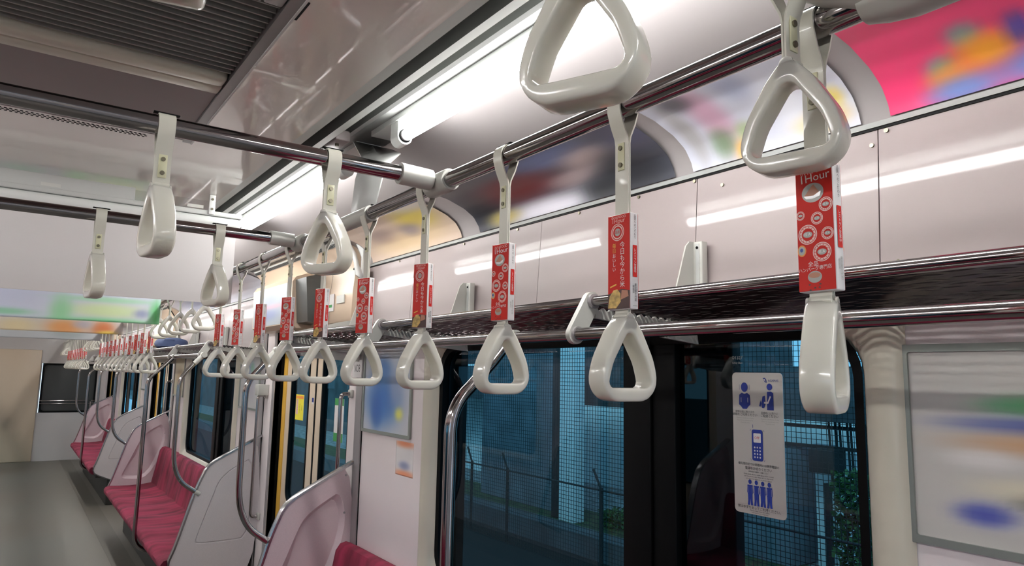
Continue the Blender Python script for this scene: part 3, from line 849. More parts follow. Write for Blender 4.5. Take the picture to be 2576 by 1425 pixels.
# partitions at the bench ends
PP = [(1.37, 1.16), (1.225, 1.085), (1.10, 1.02), (1.045, .975), (1.005, .88), (.978, .80), (.90, .52), (.862, .42), (.885, .365), (1.08, .28), (1.37, .26)]
QQ = [(1.305, 1.03), (1.24, .995), (1.175, .955), (1.13, .915), (1.098, .845), (1.062, .755), (.978, .56), (.968, .525), (.995, .50), (1.21, .49), (1.345, .86)]
def smoothpoly(P, it=2, keep=()):
    for _ in range(it):
        out = []
        for k in range(len(P)):
            a, c = Vector(P[k]), Vector(P[(k + 1) % len(P)])
            out += [tuple(a * .75 + c * .25), tuple(a * .25 + c * .75)]
        P = out
    return P
def make_partition(flip):
    r = empty('seat_partition', (0, 0, 0), label='x', cat='partition', group='pink and grey seat end partitions')
    T = .036; s = -1 if flip else 1        # bench side faces s*y
    cen = Vector((1.14, .70))
    def inset(P, d): return [tuple(Vector(p) + (cen - Vector(p)).normalized() * d) for p in P]
    PS = smoothpoly(PP, 2); QS = smoothpoly(QQ, 2); QS2 = inset(QS, .030)
    b = MB(PINKPANEL)
    lay = [(PS, 0), (QS, 0), (QS2, -.024)]
    V = [[b.v((x, s * (T / 2 + dy), z)) for x, z in P] for P, dy in lay]
    n = len(PS)
    for A, B2 in zip(V, V[1:]):
        for k in range(n): b.f([A[k], A[(k + 1) % n], B2[(k + 1) % n], B2[k]], A is V[1])
    b.f(V[-1])
    b.use(GREYPANEL)
    GG = [(1.33, 1.035), (1.232, .985), (1.18, .955), (1.145, .925), (1.115, .885), (1.09, .815), (1.02, .60), (1.0, .535), (1.02, .52), (1.20, .518), (1.33, .53)]
    G1 = smoothpoly(GG, 2); G2 = inset(G1, .012)
    V2 = [[b.v((x, s * (-T / 2 + dy), z)) for x, z in P] for P, dy in ((PS, 0), (G1, 0), (inset(G1, .006), .006), (G2, .0), (inset(G1, .05), 0.0))]
    for A, B2 in zip(V2, V2[1:]):
        for k in range(n): b.f([A[k], A[(k + 1) % n], B2[(k + 1) % n], B2[k]])
    b.f(V2[-1])
    for k in range(n): b.f([V[0][k], V[0][(k + 1) % n], V2[0][(k + 1) % n], V2[0][k]])
    pan = b.build('partition_panel', r, 35)
    # metal edge trim along the free edge
    edge = [p for p in PP[:10]]; e2 = []
    for k in range(len(edge) - 1):
        a, c = Vector(edge[k]), Vector(edge[k + 1]); e2 += [tuple(a * .8 + c * .2), tuple(a * .2 + c * .8)]
    e2 = [edge[0]] + e2 + [edge[-1]]
    b = MB(TRIMM); R = []
    for k, p in enumerate(e2):
        a = Vector(e2[max(0, k - 1)]); c = Vector(e2[min(len(e2) - 1, k + 1)]); d = (c - a).normalized(); nn = Vector((d.y, -d.x))
        if nn.dot(cen - Vector(p)) > 0: nn = -nn
        o = Vector(p) + nn * .006; i = Vector(p) - nn * .004
        R.append([b.v((i.x, -.021, i.y)), b.v((o.x, -.021, o.y)), b.v((o.x + nn.x * .002, -.012, o.y + nn.y * .002)), b.v((o.x + nn.x * .002, .012, o.y + nn.y * .002)), b.v((o.x, .021, o.y)), b.v((i.x, .021, i.y))])
    for A, B2 in zip(R, R[1:]):
        for k in range(6): b.f([A[k], A[(k + 1) % 6], B2[(k + 1) % 6], B2[k]], True)
    b.f(R[0]); b.f(R[-1]); b.build('edge_trim', r, 40)
    for zz in (1.10, .93):
        b = MB(STEELD); b.cyl((1.325, s * (T / 2), zz), (1.325, s * (T / 2 + .003), zz), .005, 10); b.build('screw', r)
    return r
pA = make_partition(False); pB = make_partition(True)     # A: bench on +y side ; B: bench on -y side
pB.location = (0, 3.2, 0); pB['label'] = 'nearest seat partition with bright metal edge, beside the first door'
pA.location = (0, 4.71, 0); pA['label'] = 'second seat partition, its grey back with grooved outline facing us past the first door'
copy_tree(pB, (0, 7.91, 0), label='third seat partition, pink inner side recessed, at the far end of the full bench')
copy_tree(pA, (0, 9.42, 0), label='fourth seat partition, grey back partly behind the third one')
copy_tree(pB, (0, 12.62, 0), label='farthest seat partition at the left edge')
for y, src in ((0.0, pA), (3.2, pB), (4.71, pA)):
    copy_tree(src, (0, y, 0), label={0.0: 'opposite side seat partition, near end', 3.2: 'opposite side seat partition before the door', 4.71: 'opposite side seat partition after the door'}[y], mirror=True)['group'] = 'partitions on the opposite side'

# ------------------------------------------------------------------ poles
def end_pole(y, label):
    r = empty('grab_pole', (0, y, 0), label=label, cat='grab pole', group='bent steel poles at the seat ends')
    pts = [(.975, 0, Z(.090)), (.925, 0, Z(.035))] + bez([(.885, 0, Z(-.012)), (.848, 0, Z(-.055)), (.848, 0, Z(-.11))], 8)
    pts += bez([(.848, 0, 1.10), (.848, 0, .94), (.93, 0, .875)], 10) + [(1.0, 0, .825)]
    b = MB(CHROME); b.tube(pts, .0135, 16); b.build('pole_tube', r)
    b = MB(CAST); b.tube([(.975, 0, Z(.090)), (.952, 0, Z(.065)), (.925, 0, Z(.035))], .0155, 14); b.cyl((.975, -.02, Z(.090)), (.975, .02, Z(.090)), .0185, 16); b.build('pole_fitting', r)
    b = MB(CAST); b.tube([(.985, 0, .836), (1.01, 0, .818)], .0165, 14); b.build('pole_fitting', r)
    return r
for y, t in ((3.205, 'bent steel pole joined to the nearest partition, left of the yellow sticker'), (4.70, 'bent steel pole joined to the second partition, in front of the full bench'),
             (7.91, 'bent steel pole at the third partition'), (9.42, 'thin distant bent pole at the fourth partition'), (12.6, 'most distant bent pole, at the left edge')):
    end_pole(y, t)
def mid_pole(y, label):
    r = empty('grab_pole', (0, y, 0), label=label, cat='grab pole')
    pts = [(.975, 0, Z(.090)), (.92, 0, Z(.030))] + bez([(.86, 0, Z(-.030)), (.812, 0, Z(-.07)), (.812, 0, Z(-.13))], 8) + bez([(.812, 0, .42), (.812, 0, .31), (.93, 0, .29)], 8)
    b = MB(CHROME); b.tube(pts, .0145, 18); b.build('pole_tube', r)
    b = MB(CAST); b.cyl((.975, -.02, Z(.090)), (.975, .02, Z(.090)), .0185, 16); b.build('pole_fitting', r)
mid_pole(1.37, 'steel pole rising from the bench in front of the near window')
mid_pole(5.68, 'steel pole standing at the front edge of the full crimson bench')
mid_pole(10.4, 'distant steel pole at the bench past the second door')
def door_bar(y, label, z0, z1, box=False):
    r = empty('door_grab_bar', (0, y, 0), label=label, cat='grab bar')
    b = MB(CHROME); b.tube([(1.365, 0, z1)] + bez([(1.335, 0, z1), (1.312, 0, z1), (1.312, 0, z1 - .03)], 5) + bez([(1.312, 0, z0 + .03), (1.312, 0, z0), (1.335, 0, z0)], 5) + [(1.365, 0, z0)], .0095, 12); b.build('bar_tube', r)
    for zz in (z0, z1):
        b = MB(CAST); b.box(1.355, 1.370, -.02, .02, zz - .02, zz + .02, .004)
        if box and zz == z1: b.box(1.30, 1.37, -.035, .035, z1 + .0, z1 + .07, .004)
        b.build('bar_mount', r)
door_bar(3.262, 'slim vertical bar on the wall beside the first door, seen against the right leaf', .92, 1.475)
door_bar(4.655, 'slim vertical bar with a square top box on the far side of the first door', .66, 1.42, True)
door_bar(7.95, 'distant vertical door bar past the full bench', .66, 1.45)
# handrail in the far wheelchair space
r = empty('end_handrail', (0, 0, 0), label='horizontal steel handrail at the far left end of the car', cat='handrail')
b = MB(CHROME); b.tube([(1.33, 12.75, 1.0)] + [(1.20, 12.8, 1.02), (1.12, 12.9, 1.02), (1.12, 14.1, 1.02)], .012, 10); b.build('rail_tube', r)
b = MB(CHROME); b.cyl((1.12, 13.6, 1.02), (1.12, 13.6, .25), .012, 10); b.build('rail_leg', r)

# ------------------------------------------------------------------ cove posters (printed sheets on the curved panel)
CP = [(1.392, .534), (1.384, .557), (1.361, .588), (1.319, .6135), (1.248, .6375), (1.16, .651)]
def cove_at(t):
    d = [0]
    for a, c in zip(CP, CP[1:]): d.append(d[-1] + math.dist(a, c))
    q = t * d[-1]
    for k in range(len(CP) - 1):
        if q <= d[k + 1] + 1e-9:
            w = (q - d[k]) / (d[k + 1] - d[k]); return (CP[k][0] * (1 - w) + CP[k + 1][0] * w, CP[k][1] * (1 - w) + CP[k + 1][1] * w)
    return CP[-1]
def cove_poster(y0, y1, base, blobs, label):
    def fn(u, v):      # u from left in the picture (far) to right (near)
        x, z = cove_at(v); return (x - .003, y1 + (y0 - y1) * u, Z(z) - .002)
    o = printed('curved_poster', fn, 40, 24, base, blobs)
    return tag(o, label, 'poster', 'advert posters curving up from the wall seam')
W_ = (232, 232, 236); DK = (38, 38, 44)
cove_poster(2.30, 3.13, (200, 180, 165), [(.78, .62, .18, .3, (205, 185, 60), .9), (.5, .2, .4, .2, (215, 190, 150), .8), (.30, .45, .14, .2, (150, 130, 125), .7), (.62, .38, .10, .14, (130, 120, 130), .7), (.9, .9, .2, .2, (220, 220, 215), .8)],
            'beige and yellow curved poster, farthest left of the near row')
cove_poster(1.215, 2.17, (72, 74, 84), [(.10, .3, .12, .45, (34, 36, 44), 1), (.36, .48, .22, .26, (112, 28, 34), .95), (.42, .06, .30, .14, (228, 226, 236), 1), (.18, .10, .10, .10, (190, 172, 100), .9), (.60, .80, .20, .22, (100, 116, 165), .95), (.46, .96, .3, .1, (60, 64, 74), .8), (.75, .52, .12, .2, (196, 172, 168), .8), (.62, .32, .12, .12, (190, 168, 168), .7), (.86, .22, .13, .32, (40, 42, 48), 1), (.72, .08, .10, .14, (40, 42, 46), .9), (.95, .7, .1, .3, (70, 72, 100), .8)],
            'dark curved poster with a red band, behind the second and third straps from the right')
cove_poster(.715, 1.155, (205, 208, 222), [(.30, .55, .10, .5, (206, 150, 176), .75), (.20, .80, .10, .16, (60, 60, 66), .75), (.55, .75, .10, .2, (150, 160, 190), .7), (.26, .18, .08, .16, (90, 120, 80), .7), (.42, .22, .07, .10, (150, 175, 110), .7), (.36, .06, .05, .1, (226, 170, 70), .8), (.82, .12, .14, .10, (232, 190, 100), .9), (.92, .28, .05, .1, (236, 206, 90), .8), (.1, .4, .06, .4, (150, 146, 140), .6), (.7, .4, .12, .3, (236, 238, 246), .8)],
            'pale blue and pink curved poster seen through the large upper right grip')
cove_poster(.10, .655, (232, 66, 116), [(.06, .10, .06, .14, (232, 226, 186), .0), (.20, .22, .05, .10, (110, 160, 150), .9), (.30, .42, .05, .12, (120, 160, 150), .9), (.34, .26, .10, .14, (226, 150, 50), 1), (.22, .14, .08, .10, (226, 140, 60), .9), (.44, .34, .04, .14, (70, 70, 150), .9), (.54, .28, .06, .10, (200, 170, 60), .9), (.60, .42, .04, .12, (130, 180, 160), .9), (.24, .04, .12, .10, (110, 130, 190), 1), (.50, .08, .16, .12, (100, 130, 190), 1), (.72, .7, .3, .12, (205, 50, 110), .6), (.75, .4, .03, .3, (205, 50, 120), .6)],
            'hot pink curved poster with small orange and blue shapes, top right')
cove_poster(4.8, 7.8, (205, 205, 215), [(.3, .4, .2, .3, (170, 180, 210), .8), (.7, .5, .2, .3, (210, 190, 190), .8)], 'pale curved posters past the first door')

# ------------------------------------------------------------------ framed posters on the wall
def wall_poster(y0, y1, z0, z1, base, blobs, label, clips=True):
    r = empty('framed_poster', (0, 0, 0), label=label, cat='poster', group='framed posters on the wall between windows and doors')
    b = MB(ALU)
    o, i = rrect(y0, y1, z0, z1, .008, 2), rrect(y0 + .014, y1 - .014, z0 + .014, z1 - .014, .004, 2)
    V = [[b.v((x, p, q)) for p, q in L] for L, x in ((o, 1.3695), (o, 1.360), (i, 1.360), (i, 1.366))]
    for A, B2 in zip(V, V[1:]):
        for j in range(len(A)): b.f([A[j], A[(j + 1) % len(A)], B2[(j + 1) % len(A)], B2[j]])
    b.build('poster_frame', r)
    printed('poster_sheet', lambda u, v: (1.3655, y1 - .013 + (y0 - y1 + .026) * u, z0 + .013 + (z1 - z0 - .026) * v), 30, 36, base, blobs, r)
    return r
wall_poster(2.625, 3.118, Z(-.272), Z(.140), (205, 206, 212), [(.42, .38, .40, .34, (52, 108, 184), .95), (.30, .22, .12, .2, (40, 92, 170), .9), (.40, .72, .2, .14, (66, 112, 176), .9), (.78, .22, .08, .07, (226, 226, 110), 1), (.7, .5, .14, .2, (150, 160, 190), .7), (.85, .75, .2, .2, (160, 180, 200), .6)],
            'blurred blue and white framed poster left of the near window')
wall_poster(.155, .650, Z(-.285), Z(.072), (200, 196, 192), [(.3, .86, .3, .08, (200, 196, 190), .8), (.4, .72, .16, .05, (110, 190, 130), .9), (.45, .62, .34, .045, (86, 96, 160), .9), (.45, .52, .3, .06, (206, 160, 120), .85), (.25, .44, .14, .05, (232, 226, 224), .9), (.75, .42, .2, .1, (222, 170, 130), .8), (.4, .30, .2, .06, (226, 216, 190), .8), (.42, .24, .10, .04, (110, 110, 100), .7), (.24, .16, .10, .06, (70, 80, 170), .9), (.55, .17, .14, .05, (120, 130, 150), .7), (.5, .06, .3, .04, (190, 186, 184), .7)],
            'blurred many-coloured framed poster at the right edge')
wall_poster(7.36, 7.85, Z(-.272), Z(.140), (196, 186, 160), [(.5, .4, .3, .3, (180, 150, 110), .8), (.4, .2, .3, .1, (170, 190, 160), .7)], 'small distant tan poster at the far end of the second window')
wall_poster(4.82, 5.32, Z(-.272), Z(.140), (206, 206, 206), [(.5, .6, .25, .25, (130, 150, 190), .8), (.6, .7, .1, .1, (130, 190, 160), .8), (.5, .3, .3, .2, (180, 176, 190), .7)], 'blurred framed poster just past the first door, seen through a strap grip')
wall_poster(5.1 + 4.43, 10.03, Z(-.272), Z(.140), (200, 200, 206), [(.5, .5, .25, .25, (150, 160, 180), .8)], 'tiny distant poster past the second door')
def sticker(name, y0, y1, z0, z1, base, blobs, label, x=1.3697):
    b0 = printed(name, lambda u, v: (x, y1 + (y0 - y1) * u, z0 + (z1 - z0) * v), 16, 24, base, blobs)
    b0.modifiers.new('t', 'SOLIDIFY').thickness = .0012
    return tag(b0, label, 'sticker')
sticker('orange_sticker', 2.60, 2.76, Z(-.425), Z(-.285), (226, 222, 222), [(.5, .95, .6, .12, (226, 140, 100), 1), (.5, .05, .6, .12, (232, 150, 110), 1), (.5, .3, .3, .12, (110, 120, 170), .7)], 'small orange and white notice under the blue framed poster')

# ------------------------------------------------------------------ window sticker with pictograms
def window_sticker():
    b = MB(SILVER); X0 = 1.4032; y0, y1, z0, z1 = .9255, 1.0595, Z(-.3025), Z(.0175)
    w, h = y1 - y0, z1 - z0
    b.prism(rrect(0, w, 0, h, .010, 5), lambda a, c, d: (X0 + d, y1 - a, z0 + c), 0, .0012)
    kx = w / .144
    pl = lambda a, c: (X0 - .0006, y1 - a * kx, z0 + c)
    p2 = lambda a, c: (X0 - .0010, y1 - a * kx, z0 + c)
    b.use(BLUEP)
    # logo
    b.flat([(.090, .308), (.096, .3085), (.100, .304), (.101, .297), (.095, .299)], pl); b.use(SLEEVEW); b.flat([(.092, .306), (.0965, .305), (.0985, .299), (.095, .302)], p2)
    b.use(BLUEP); b.text('A.EAMAS', .119, .302, .0072, pl)
    # person with a rucksack, front view
    cx, cy = .036, .262
    b.disc(cx, cy + .024, .0100, pl, 20, 1.1)
    b.flat([(cx - .0155, cy + .006), (cx - .008, cy + .011), (cx, cy + .0085), (cx + .008, cy + .011), (cx + .0155, cy + .006), (cx + .0165, cy - .016), (cx + .010, cy - .021), (cx + .006, cy - .026), (cx - .006, cy - .026), (cx - .010, cy - .021), (cx - .0165, cy - .016)], pl)
    for q in (-1, 1): b.flat([(cx + q * .014, cy + .030), (cx + q * .0148, cy + .030), (cx + q * .0148, cy + .018), (cx + q * .014, cy + .018)], pl)
    b.use(SLEEVEW)
    for q in (-1, 1): b.flat([(cx + q * .009, cy), (cx + q * .0105, cy), (cx + q * .0105, cy - .011), (cx + q * .009, cy - .011)], p2)
    # person holding a bag in front
    cx = .108; b.use(BLUEP); b.disc(cx, cy + .026, .0078, pl, 20)
    b.flat([(cx - .007, cy + .015), (cx + .004, cy + .016), (cx + .010, cy + .012), (cx + .0105, cy - .026), (cx - .008, cy - .026)], pl)
    b.flat([(cx - .024, cy - .012), (cx - .020, cy + .004), (cx - .013, cy + .006), (cx - .012, cy - .014), (cx - .016, cy - .022), (cx - .022, cy - .022)], pl)
    b.flat([(cx - .030, cy - .018), (cx - .026, cy - .004), (cx - .0245, cy - .012), (cx - .026, cy - .019)], pl)
    b.use(SLEEVEW); b.flat([(cx + .001, cy + .006), (cx + .004, cy + .004), (cx - .004, cy - .012), (cx - .016, cy - .012), (cx - .016, cy - .008), (cx - .006, cy - .008)], p2)
    # small captions
    b.use(INK); b.text('荷物は前に抱えるか', .036, .229, .0062, pl); b.text('網棚をご利用ください', .036, .2225, .0072, pl)
    b.text('混雑時には周りに', .106, .2285, .0060, pl); b.text('ご配慮ください', .106, .222, .0072, pl)
    b.use(GREYP)
    for k, wd in enumerate((.056, .052, .030)):
        for c in (.036, .107): b.text('Please be considerate of others'[:int(wd * 520)], c, .2150 - k * .0052, .0042, pl)
    # phone
    b.use(BLUEP); cx = .070; b.flat(rrect(cx - .0155, cx + .0155, .120, .190, .005, 4), pl)
    b.use(SLEEVEW); b.flat(rrect(cx - .0105, cx + .0105, .161, .182, .002, 3), p2)
    for i in range(3):
        for j in range(4): b.disc(cx - .0075 + i * .0075, .150 - j * .0073, .0021, p2, 10)
    b.use(RED); b.text('OFF', cx, .1715, .0085, lambda a, c: (X0 - .0014, y1 - a * kx, z0 + c))
    b.use(BLUEP); b.text('1', cx - .012, .197, .011, pl)
    for (sx, sz) in ((-1, 1), (1, 1), (-1, -1), (1, -1)):
        zz = .155 + sz * .034; b.flat([(cx + sx * .017, zz + sz * .001), (cx + sx * .020, zz - sz * .003), (cx + sx * .0205, zz - sz * .0025), (cx + sx * .0175, zz + sz * .0018)], pl)
    b.use(INK); b.text('優先席付近では混雑時には携帯電話の', .071, .1105, .0068, pl); b.text('電源をお切りください', .071, .1015, .0076, pl)
    b.use(GREYP); b.use(INK)
    b.text('携帯電話の通話はご遠慮ください', .071, .0945, .0038, pl)
    b.text('Please switch off your mobile phone when crowded', .071, .0885, .0040, pl); b.text('near the priority seats. Please set it to silent mode', .071, .0835, .0040, pl); b.text('and refrain from talking on the phone in the car', .071, .0785, .0038, pl)
    # four standing people
    b.use(BLUEP)
    for i in range(4):
        cx = .046 + i * .018
        b.disc(cx, .0715 - i * .0004, .0046, pl, 16, 1.15)
        b.flat([(cx - .0075, .0645), (cx + .0075, .0645), (cx + .0085, .048), (cx + .0065, .044), (cx + .0062, .030), (cx + .0075, .0195), (cx + .0015, .0195), (cx, .034), (cx - .0015, .0195), (cx - .0075, .0195), (cx - .0062, .030), (cx - .0065, .044), (cx - .0085, .048)], pl)
        b.use(SLEEVEW)
        for q in (-1, 1): b.flat([(cx + q * .0058, .061), (cx + q * .0064, .061), (cx + q * .0064, .046), (cx + q * .0058, .046)], p2)
        b.use(BLUEP)
    b.use(INK); b.text('席はゆずりあってご利用ください。', .072, .0138, .0078, pl)
    b.text('Please make room for others', .072, .0082, .0046, pl); b.text('Thank you for your cooperation', .072, .0038, .0036, pl)
    o = b.build('window_sticker', recalc=True)
    return tag(o, 'tall silver notice with blue pictograms of riders and a phone, stuck on the near window', 'sticker')
window_sticker()
# etched maker mark on the glass
b = MB(GREYP); pe = lambda a, c: (1.4095, a, c)
b.text('©1327', 0, 0, .011, lambda a, c: (1.4040, 1.045 - a, Z(.052) + c)); b.text('Safety Glass', 0, 0, .006, lambda a, c: (1.4040, 1.045 - a, Z(.040) + c))
tag(b.build('glass_marking'), 'faint etched marking at the top of the right window sash', 'marking')

# door stickers and the small sign
def flat_sticker(name, y0, y1, z0, z1, x, paint, label, cat='sticker'):
    b = MB(SLEEVEW); b.box(x, x + .0012, y0, y1, z0, z1)
    pl = lambda a, c: (x - .0006, y1 - a, z0 + c)
    p2 = lambda a, c: (x - .0010, y1 - a, z0 + c)
    paint(b, pl, p2, y1 - y0, z1 - z0)
    return tag(b.build(name), label, cat)
def yel(b, pl, p2, w, h):
    b.use(YELP); b.flat([(0, 0), (w, 0), (w, h), (0, h)], pl); b.use(ORANGEP); b.flat([(w * .04, h * .84), (w * .96, h * .84), (w * .96, h * .95), (w * .04, h * .95)], p2)
    b.use(PINKP); b.flat([(w * .06, h * .22), (w * .32, h * .22), (w * .32, h * .82), (w * .06, h * .82)], p2)
    p3 = lambda a, c: (pl(a, c)[0] - .0008,) + p2(a, c)[1:]
    b.use(DARKP); b.text('\n'.join('ひらくドアに'), w * .22, h * .52, h * .105, p3, .9); b.use(INK); b.text('\n'.join('手をはさ'), w * .54, h * .45, h * .10, p3, .9); b.text('\n'.join('注意'), w * .80, h * .48, h * .11, p3, .9)
flat_sticker('door_sticker', 4.115, 4.255, Z(-.290), Z(-.140), 1.4275, yel, 'yellow door warning sticker on the left leaf of the first door')
def grn(b, pl, p2, w, h):
    b.use(GREENP); b.flat([(0, h * .84), (w, h * .84), (w, h), (0, h)], pl); b.flat([(0, 0), (w, 0), (w, h * .2), (0, h * .2)], pl); b.use(GREYP); b.text('~ ~', w * .5, h * .55, h * .12, pl)
flat_sticker('door_sticker', 3.50, 3.625, Z(-.365), Z(-.140), 1.4275, grn, 'white and green sticker on the right leaf of the first door')
def blu(b, pl, p2, w, h):
    b.use(BLUEP); b.flat([(0, h * .3), (w, h * .3), (w, h), (0, h)], pl)
flat_sticker('leaf_label', 3.925, 3.955, Z(-.185), Z(-.150), 1.4185, blu, 'tiny navy label on the cream door edge strip', 'label')
def noi(b, pl, p2, w, h):
    b.use(INK); b.text('NO8', w * .5, h * .5, h * .62, pl, .62)
flat_sticker('car_number_plate', 3.135, 3.240, Z(-.025), Z(.060), 1.3580, noi, 'small white plate with tall black letters on the pillar by the first door', 'sign')

# route display and dark screen above the first door
r = empty('door_display', (0, 0, 0), label='protruding display box above the first door, pale blurred map beside a dark screen', cat='display')
b = MB(HEADM); b.prism([(1.34, .235), (1.250, .235), (1.222, .26), (1.215, .49), (1.235, .52), (1.34, .56)], lambda x, z, y: (x, y, Z(z)), 3.80, 4.56); b.build('display_housing', r, 20)
printed('route_map', lambda u, v: (1.2195 - .0065 * v, 4.54 - .72 * u, Z(.265 + .225 * v)), 24, 24, (160, 168, 174), [(.4, .75, .3, .2, (138, 146, 184), .9), (.45, .28, .3, .16, (126, 136, 176), .9), (.5, .48, .4, .06, (190, 150, 168), .8)], r)
b = MB(LCD); b.prism([(1.33, .255), (1.252, .262), (1.232, .50), (1.33, .53)], lambda x, z, y: (x, y, Z(z)), 3.625, 3.80); b.build('dark_screen', r, 20)
b = MB(STONE); b.box(1.3170, 1.3215, 3.30, 3.40, Z(.345), Z(.385)); b.build('header_tape', r)
b = MB(GREENP); b.box(1.3175, 1.3205, 3.46, 3.52, Z(.33), Z(.345)); b.use(PAPER); b.box(1.318, 1.3212, 3.44, 3.54, Z(.31), Z(.40)); b.build('header_label', r)

# ------------------------------------------------------------------ hanging posters across the aisle
def hang_poster(y, base, blobs, label, plain=False):
    r = empty('hanging_poster', (0, y, 0), label=label, cat='hanging poster', group='posters hanging across the aisle from the ceiling')
    hw = .655
    b = MB(LIGHTGREY); b.box(-hw - .012, hw + .012, -.014, .014, Z(.572), Z(.590), .003)
    b.box(-hw - .006, .30, -.003, .003, Z(.590), Z(.636)); b.use(CLEAR); b.box(.301, hw - .11, -.003, .003, Z(.590), Z(.628))
    b.use(STONE); 
    for x in (.50, .05, -.4): b.box(x - .028, x + .028, -.0045, -.0035, Z(.596), Z(.608))
    b.build('top_channel', r)
    b = MB(LAMPW); b.cyl((-hw, 0, Z(.548)), (hw, 0, Z(.548)), .023, 24); b.build('roller', r)
    for x in (.555, -.555):
        b = MB(LAMPW); b.box(x - .011, x + .011, -.020, -.016, Z(.575), Z(.650), .002); b.use(SCREW)
        for zz in (.595, .632): b.cyl((x, -.023, Z(zz)), (x, -.019, Z(zz)), .0045, 10)
        b.build('hanging_bracket', r)
    if plain:
        b = MB(PAPER); b.box(-hw + .004, hw - .004, -.0016, .0016, Z(.245), Z(.545)); b.build('paper_sheet', r)
    else:
        o = printed('paper_sheet', lambda u, v: (-hw + 2 * hw * u, 0, Z(.245 + .30 * v)), 60, 30, base, blobs, r)
        o.modifiers.new('t', 'SOLIDIFY').thickness = .003
    return r
hang_poster(2.75, None, None, 'blank white hanging poster at the left, behind the third cross bar', True)
hang_poster(4.36, (212, 216, 232), [(.80, .20, .15, .14, (214, 232, 180), 1), (.64, .16, .04, .3, (150, 215, 160), .9), (.985, .16, .025, .3, (100, 200, 120), 1), (.80, .01, .20, .06, (140, 215, 160), 1), (.80, .40, .18, .05, (160, 220, 175), .8), (.45, .10, .1, .06, (140, 205, 165), 1), (.93, .18, .03, .08, (150, 156, 196), .9), (.3, .4, .3, .3, (190, 196, 226), .6)],
            'green and yellow hanging poster whose lower part shows below the white one')
hang_poster(5.96, (206, 200, 196), [(.72, .12, .10, .2, (216, 150, 90), 1), (.90, .12, .06, .2, (196, 110, 60), 1), (.92, .02, .05, .06, (226, 196, 90), 1), (.80, .2, .05, .1, (170, 165, 180), .8), (.5, .1, .1, .2, (220, 200, 150), .8)],
            'orange and tan hanging poster, its lower edge under the green one')
hang_poster(7.56, (186, 190, 194), [(.8, .2, .1, .2, (150, 160, 160), .8)], 'grey blurred hanging poster, farthest one showing at the left')

# small bags on the rack in the distance
def bag(y, x, c, w, h, label):
    b = MB(c); bmesh.ops.create_uvsphere(b.bm, u_segments=20, v_segments=12, radius=1.0)
    for v in b.bm.verts:
        p = v.co.copy(); k = 1 + .12 * noise.noise(p * 2.1 + Vector((y, 0, 0)))
        q = Vector([math.copysign(abs(t) ** .7, t) for t in p])
        v.co = Vector((x, y, Z(.165) + h / 2)) + Vector((q.x * .13 * k, q.y * w / 2 * k, q.z * h / 2 * k))
    for f in b.bm.faces: f.smooth = True
    return tag(b.build('luggage_bag'), label, 'bag')
bag(7.62, 1.19, mat('tan_cloth', rgb(206, 184, 150), rough=.8, bump=.3, bump_scale=30), .26, .17, 'tan cloth bag on the distant luggage rack')
bag(7.15, 1.19, mat('navy_cloth', rgb(70, 84, 120), rough=.8, bump=.3, bump_scale=30), .36, .12, 'navy bag lying on the distant luggage rack')

# ------------------------------------------------------------------ outside
CONC = mat('concrete_grey_blue', rgb(104, 116, 126), rough=.85, noise_amt=.22, noise_scale=2.5, detail=6)
CONCD = mat('dark_concrete', rgb(74, 82, 88), rough=.85, noise_amt=.3, noise_scale=1.8, detail=6)
BRIGHTW = mat('white_building_wall', rgb(236, 242, 244), rough=.7, noise_amt=.05, noise_scale=1.2)
BALLAST = mat('dark_ballast', rgb(9, 9, 10), rough=.95, noise_amt=.4, noise_scale=30)
GRAVEL = mat('pale_gravel', rgb(150, 158, 162), rough=.95, alt=rgb(90, 96, 96), noise_scale=9, detail=8)
GRASS = mat('grass_verge', rgb(62, 84, 46), rough=.95, alt=rgb(36, 50, 28), noise_scale=7, detail=8)
LEAF = mat('leaf_green', rgb(70, 104, 62), rough=.7, noise_amt=.4, noise_scale=5)
DKSTEEL = mat('dark_steel', rgb(38, 42, 44), rough=.6, metal=.2)
WIREM = mat('net_wire', rgb(20, 25, 27), rough=.6)
g = empty('ground', kind='structure')
b = MB(BALLAST); b.box(1.7, 5.95, -6, 40, -.85, -.62); b.build('ballast', g)
b = MB(GRASS); b.box(6.25, 7.3, -6, 40, -.7, -.42); b.build('grass_verge', g)
b = MB(GRAVEL); b.box(7.3, 60, -30, 90, -.7, -.43); b.build('gravel_yard', g)
b = MB(BALLAST); b.box(-60, -1.7, -30, 90, -.85, -.62); b.build('ballast_opposite', g)
b = MB(CONCD); b.box(5.95, 6.25, -6, 40, -.85, -.36); tag(b.build('kerb_wall'), 'low concrete kerb along the track outside the near window', 'kerb')
def obox(name, x, d, ya, yb, za, zb, m, label, cat):
    k = x / 6.0; b = MB(m); b.box(x, x + d, min(ya, yb) * k, max(ya, yb) * k, H + min(za, zb) * k, H + max(za, zb) * k, .01)
    return tag(b.build(name), label, cat)
def wbox(name, x, d, ya, yb, z0, z1, m, label, cat):
    k = x / 6.0; b = MB(m); b.box(x, x + d, min(ya, yb) * k, max(ya, yb) * k, z0, z1, .01)
    return tag(b.build(name), label, cat)
